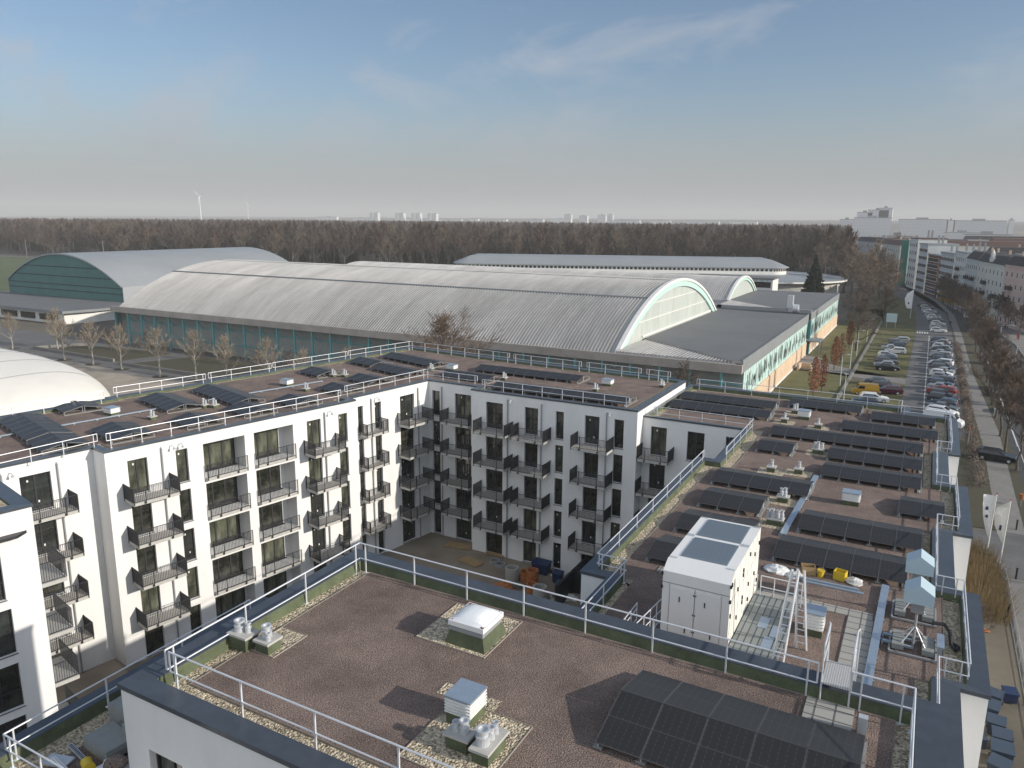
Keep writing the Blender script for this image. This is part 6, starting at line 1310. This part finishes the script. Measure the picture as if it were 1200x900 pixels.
# ------------------------------------------------------------------ houses along the avenue
_hw = {}
def house_window(w, h):
    k = (w, h)
    if k not in _hw:
        b_ = MB(); b_.box(0, w, -.06, -.01, 0, h); b_.box(.1, w / 2 - .04, -.075, -.06, .12, h - .12, 1); b_.box(w / 2 + .04, w - .1, -.075, -.06, .12, h - .12, 1); b_.box(-.08, w + .08, -.14, -.01, -.1, -.01); _hw[k] = b_.mesh('window', [M['white_trim'], M['glass']])
    return _hw[k]
def house(a, c, depth, h, wm, roofm, label, storeys=5, pitch=2.9, roof='mansard', bays=None, win=(1.0, 1.6), balc=(), side=True):
    """facade runs from a to c, outward on the right of a->c (towards the avenue)"""
    u, L = unit(a, c); n = (u[1], -u[0]); r = empty('town_house', (*a, 0), atan2(u[1], u[0]), label, 'house', 'houses along the avenue')
    b_ = MB(); b_.box(0, L, 0, depth, 0, h); b_.box(-.05, L + .05, -.25, -.01, h - .35, h); b_.box(0, L, -.12, -.01, 3.4, 3.6); b_.build('wall', wm, r)
    rf = MB()
    if roof == 'mansard':
        k = 2.6; rf.v = [(-.2, -.3, h), (L + .2, -.3, h), (L + .2, depth + .2, h), (-.2, depth + .2, h), (1.2, 1.4, h + k), (L - 1.2, 1.4, h + k), (L - 1.2, depth - 1.4, h + k), (1.2, depth - 1.4, h + k)]
        rf.f = [(0, 1, 5, 4), (1, 2, 6, 5), (2, 3, 7, 6), (3, 0, 4, 7), (4, 5, 6, 7)]; rf.m = [0] * 5
    else: rf.box(-.2, L + .2, -.3, depth + .2, h + .003, h + .5)
    ro = rf.build('roof', M[roofm], r)
    for x in (L * .3, L * .75): q = MB(); q.box(x, x + .9, depth * .5, depth * .5 + .6, h + .3, h + 4.0); q.build('chimney', M['brick_orange'] if roof == 'mansard' else M['seam'], ro)
    me = house_window(*win); nb = bays or max(2, int(L / 2.9)); stp = (h - 1.2) / storeys
    for k in range(storeys):
        z = .9 + stp * k + .2
        for j in range(nb): place('window', me, r, (L * (j + .5) / nb - win[0] / 2, 0, z))
        if side:
            for j in range(max(2, int(depth / 3.2))): m_ = max(2, int(depth / 3.2)); place('window', me, r, (0, depth * (j + .5) / m_ + win[0] / 2, z), -pi / 2)
    for j, k in balc:
        x = L * (j + .5) / nb; z = .9 + stp * k + .1; q = MB(); q.box(x - 1.3, x + 1.3, -1.2, -.02, z - .2, z); q.box(x - 1.3, x + 1.3, -1.2, -1.15, z, z + .95); q.box(x - 1.3, x - 1.25, -1.15, -.02, z, z + .95); q.box(x + 1.25, x + 1.3, -1.15, -.02, z, z + .95); q.build('balcony', M['rail_dark'], r)
    return r
M['pink'] = mat('pink_render', (.66, .48, .42), .9, dirt=.12, dirt_scale=.3); M['ivory'] = mat('ivory_render', (.70, .68, .60), .9, dirt=.12, dirt_scale=.3); M['palegrey'] = mat('pale_grey_render', (.58, .60, .60), .9, dirt=.12, dirt_scale=.3)
M['redbrick'] = mat('red_brown_brick', (.17, .075, .055), .9, var=.2, scale=2); M['roof_dark'] = mat('dark_tile_roof', (.045, .042, .045), .8, var=.2, scale=2); M['roof_red'] = mat('red_tile_roof', (.13, .075, .06), .85, var=.2, scale=2); M['net'] = mat('green_scaffold_net', (.04, .17, .14), .9, var=.1)
# facades face the avenue; listed from near to far, each running away from the camera's side
def seg(x0, y0, x1, y1): return ((x1, y1), (x0, y0))
house(*seg(26.5, 250, 19.4, 275), 13, 18.2, M['pink'], 'roof_dark', 'pink corner house with a dark mansard roof at the right edge', 5, bays=7, balc=((1, 3), (1, 2), (5, 3)))
house(*seg(19.3, 275.4, 13.6, 305), 12, 17.8, M['ivory'], 'roof_dark', 'ivory old house with an ornate gable left of the pink one', 5, bays=7, balc=((2, 1), (2, 2), (2, 3), (5, 2)))
q = MB(); q.prism([(-1.8, -.35), (1.8, -.35), (1.8, .5), (-1.8, .5)], 17.8, 19.6); q.prism([(-1.1, -.35), (1.1, -.35), (1.1, .5), (-1.1, .5)], 19.6, 21.0); q.tube((0, .1, 21), (0, .1, 22.2), .5, .05, 8); tag(q.build('ornate_gable', M['white_trim'], loc=(16.6, 291, 0), rz=-1.38), 'curved white gable crowning the ivory house', 'gable')
house(*seg(13.5, 305.4, 10.6, 322), 12, 18.0, M['palegrey'], 'roof_dark', 'pale grey house with stacked balconies beyond the ivory house', 5, bays=6, balc=((1, 1), (1, 2), (1, 3), (4, 1), (4, 2), (4, 3)))
house(*seg(10.4, 322.4, 7.4, 340), 12, 19.5, M['white_trim'], 'metal_roof2', 'white modern house with a flat grey top storey', 6, roof='flat', bays=6, balc=((2, 2), (2, 3), (2, 4)))
house(*seg(7.0, 341, 2.6, 362), 14, 18.5, M['palegrey'], 'metal_roof2', 'grey office block with long window bands near the street bend', 6, roof='flat', bays=9, win=(2.0, 1.5))
house(*seg(2.0, 364, -2.0, 380), 14, 17.0, M['redbrick'], 'metal_roof2', 'brick block with a glazed white corner near the street bend', 6, roof='flat', bays=8, win=(2.2, 1.6))
house(*seg(-2.6, 384, -6.0, 398), 12, 21, M['palegrey'], 'metal_roof2', 'light office building with rows of dark ribbon windows', 6, roof='flat', bays=6, win=(2.2, 1.6))
house(*seg(-7.0, 404, -10.6, 420), 12, 23, M['white_trim'], 'roof_red', 'white house with paired dark windows beside the green scaffold', 6, roof='flat', bays=4, win=(1.8, 1.9))
nt = MB(); nt.box(0, 3.2, 0, 12, 0, 22); tag(nt.build('scaffold_netting', M['net'], loc=(-14.5, 426, 0)), 'tall green scaffold netting wrapping a house edge', 'scaffold')
house(*seg(-15.5, 440, -26, 480), 12, 19, M['ivory'], 'roof_red', 'distant ivory house left of the green scaffold', 5, bays=9)
house(*seg(-28, 490, -44, 545), 12, 19, M['palegrey'], 'roof_dark', 'distant grey house row far along the avenue', 5, bays=12)
for i, (x, y, w, d, h, m_, rf_) in enumerate(((34, 300, 30, 16, 16, 'palegrey', 'metal_roof2'), (38, 360, 40, 18, 17, 'white_trim', 'roof_red'), (22, 420, 40, 16, 17, 'ivory', 'roof_dark'), (5, 500, 55, 20, 18, 'ivory', 'roof_red'), (-40, 600, 60, 22, 17, 'palegrey', 'roof_dark'), (30, 560, 60, 25, 19, 'white_trim', 'roof_red'), (-70, 700, 70, 25, 16, 'white_trim', 'roof_red'), (20, 720, 80, 25, 18, 'palegrey', 'roof_dark'), (110, 650, 80, 25, 18, 'ivory', 'roof_red'))):
    house((x, y), (x + w, y), d, h, M[m_], rf_, 'background house roof block, %s behind the avenue houses, %s walls' % (ORD[i], {'palegrey': 'grey', 'white_trim': 'white', 'ivory': 'ivory'}[m_]), 5, bays=int(w / 4), side=False)
for i, (x, y, s) in enumerate(((30, 330, .8), (44, 395, .9), (20, 470, .9), (-2, 560, 1.0), (45, 500, 1.0), (-25, 650, 1.1), (60, 610, 1.1), (-60, 640, 1.0), (5, 640, 1.0), (80, 560, 1.0))):
    put(P1 if i % 2 else P2_, x, y, i * .7, s, label='bare tree rising between the background houses, %s by distance' % ORD[i])

# ------------------------------------------------------------------ far skyline
def slab_block(x, y, w, d, h, m_, label, name='tower_block', cat='tower block', top=None):
    r = empty(name, (x, y, 0), 0, label, cat, 'far high-rise blocks'); b_ = MB(); b_.box(0, w, 0, d, 0, h); b_.build('facade', M[m_], r); b_ = MB(); b_.box(-.4, w + .4, -.4, d + .4, h + .01, h + 1.2); b_.box(w * .35, w * .6, d * .3, d * .7, h + 1.2, h + 4.5); b_.build('roof', M['seam'], r)
for i, x in enumerate((-2759, -2584, -2476, -2372)):
    for k in (0, 1): slab_block(x + k * 29, 3400 + 6 * k, 22, 22, 64 - 1.2 * i + 1.5 * k, 'tower_rows', '%s half of the %s pair of twin towers counted from the left' % (('left', 'right')[k], ('first', 'second', 'third', 'fourth')[i]))
for x, w, h, nm in ((-3175, 24, 40, 'short'), (-3145, 122, 42, 'long'), (-2905, 125, 36, 'second long'), (-2560, 90, 33, 'low'), (-2330, 150, 31, 'very low'), (-2137, 60, 36, 'third'), (-1960, 50, 34, 'fourth')): slab_block(x, 3430, w, 16, h, 'white_trim', nm + ' white slab block on the horizon left of the middle', cat='slab block', name='slab_block')
for i, (x, w, h) in enumerate(((-1770, 90, 36), (-1660, 110, 38), (-1604, 36, 60), (-1490, 42, 54), (-1412, 40, 58), (-1380, 28, 60), (-1340, 150, 34), (-1150, 90, 33), (-1010, 160, 32), (-790, 120, 32))):
    slab_block(x, 3380 + 40 * (i % 3), w, 18, h, 'tower_rows' if h > 45 else 'white_trim' if i % 2 else 'palegrey', 'pale far block right of the picture middle, number-%s from the left' % (ORD[i] if i else 'first'), name='slab_block', cat='slab block')
for i, (x, w, h, m_) in enumerate(((-154, 30, 52, 'tower_rows'), (-133, 40, 57, 'tower_rows'), (-112, 26, 61, 'tower_rows'), (-157, 72, 41, 'tower_rows'), (-185, 28, 37, 'tower_rows'), (-72, 90, 38, 'tower_rows'), (28, 90, 36, 'tower_rows'), (16, 14, 36.5, 'white_trim'), (122, 8, 38, 'white_trim'))):
    slab_block(x, 1800 + (20 if i < 3 else 0) , w, 18, h, m_, ('lowest step', 'middle step', 'tallest step', 'white podium', 'low left wing', 'long block right', 'farther long block right', 'white stub', 'thin white mast block')[i] + ' of the stepped high-rise group on the right horizon')
for i in range(46):
    x = -400 + i * 34 + rc.uniform(-12, 12); yy = 900 + rc.uniform(0, 700)
    if x > -60 - (yy - 900) * .05: slab_block(x, yy, rc.uniform(18, 60), 14, rc.uniform(11, 18), ('palegrey', 'white_trim', 'ivory', 'palegrey')[i % 4], 'low distant city block beyond the avenue, %s from the left' % ORD[i % 40], name='city_block', cat='city block')
def turbine(x, y, h, rot, label):
    r = empty('wind_turbine', (x, y, 0), 0, label, 'wind turbine', 'wind turbines on the horizon'); p = MB(); p.tube((0, 0, 0), (0, 0, h), 3.6, 2.0, 10); p.build('tower', M['white_paint'], r); p = MB(); p.box(-2, 2, -3, 9, h - 2, h + 2.2); p.build('nacelle', M['white_paint'], r)
    for k in range(3):
        a = rot + 2 * pi * k / 3; p = MB(); p.tube((0, -4, h), (46 * cos(a), -4, h + 46 * sin(a)), 2.6, .7, 5); p.build('blade', M['white_paint'], r)
turbine(-3030, 2500 + 0, 130, .35, 'nearer wind turbine left of the middle of the skyline'); turbine(-4352, 4000, 125, 1.5, 'smaller farther wind turbine right of the first')
for (x, y, h), lb in (((-500, 330, 14), 'floodlight mast behind the green hall roof'), ((-592, 330, 13), 'floodlight mast left of the green hall'), ((-590, 300, 13), 'second floodlight mast by the sports field')): lamp(x, y, h, lb, .1)
b_ = MB(); 
for i in range(30): b_.tube((i * 3, 0, 0), (i * 3, 0, 1.1), .08, n=4)
b_.tube((0, 0, 1.1), (87, 0, 1.1), .08, n=4); tag(b_.build('white_fence', M['white_paint'], loc=(-430, 238, 0)), 'white rail fence on the sports field', 'fence')
# haze
hz = MB(); hz.box(-9500, 6500, -2500, 12500, -1.5, 182); hb = hz.mesh('haze', []); ho = bpy.data.objects.new('haze', hb); COL.objects.link(ho); ho['kind'] = 'stuff'; ho.display_type = 'WIRE'
hm = bpy.data.materials.new('haze'); hm.use_nodes = True; nt_ = hm.node_tree; nt_.nodes.clear(); out_ = nt_.nodes.new('ShaderNodeOutputMaterial'); vol = nt_.nodes.new('ShaderNodeVolumePrincipled')
vol.inputs['Density'].default_value = .00021; vol.inputs['Color'].default_value = (.96, .95, .93, 1); vol.inputs['Anisotropy'].default_value = .0; nt_.links.new(vol.outputs[0], out_.inputs['Volume']); hb.materials.append(hm)
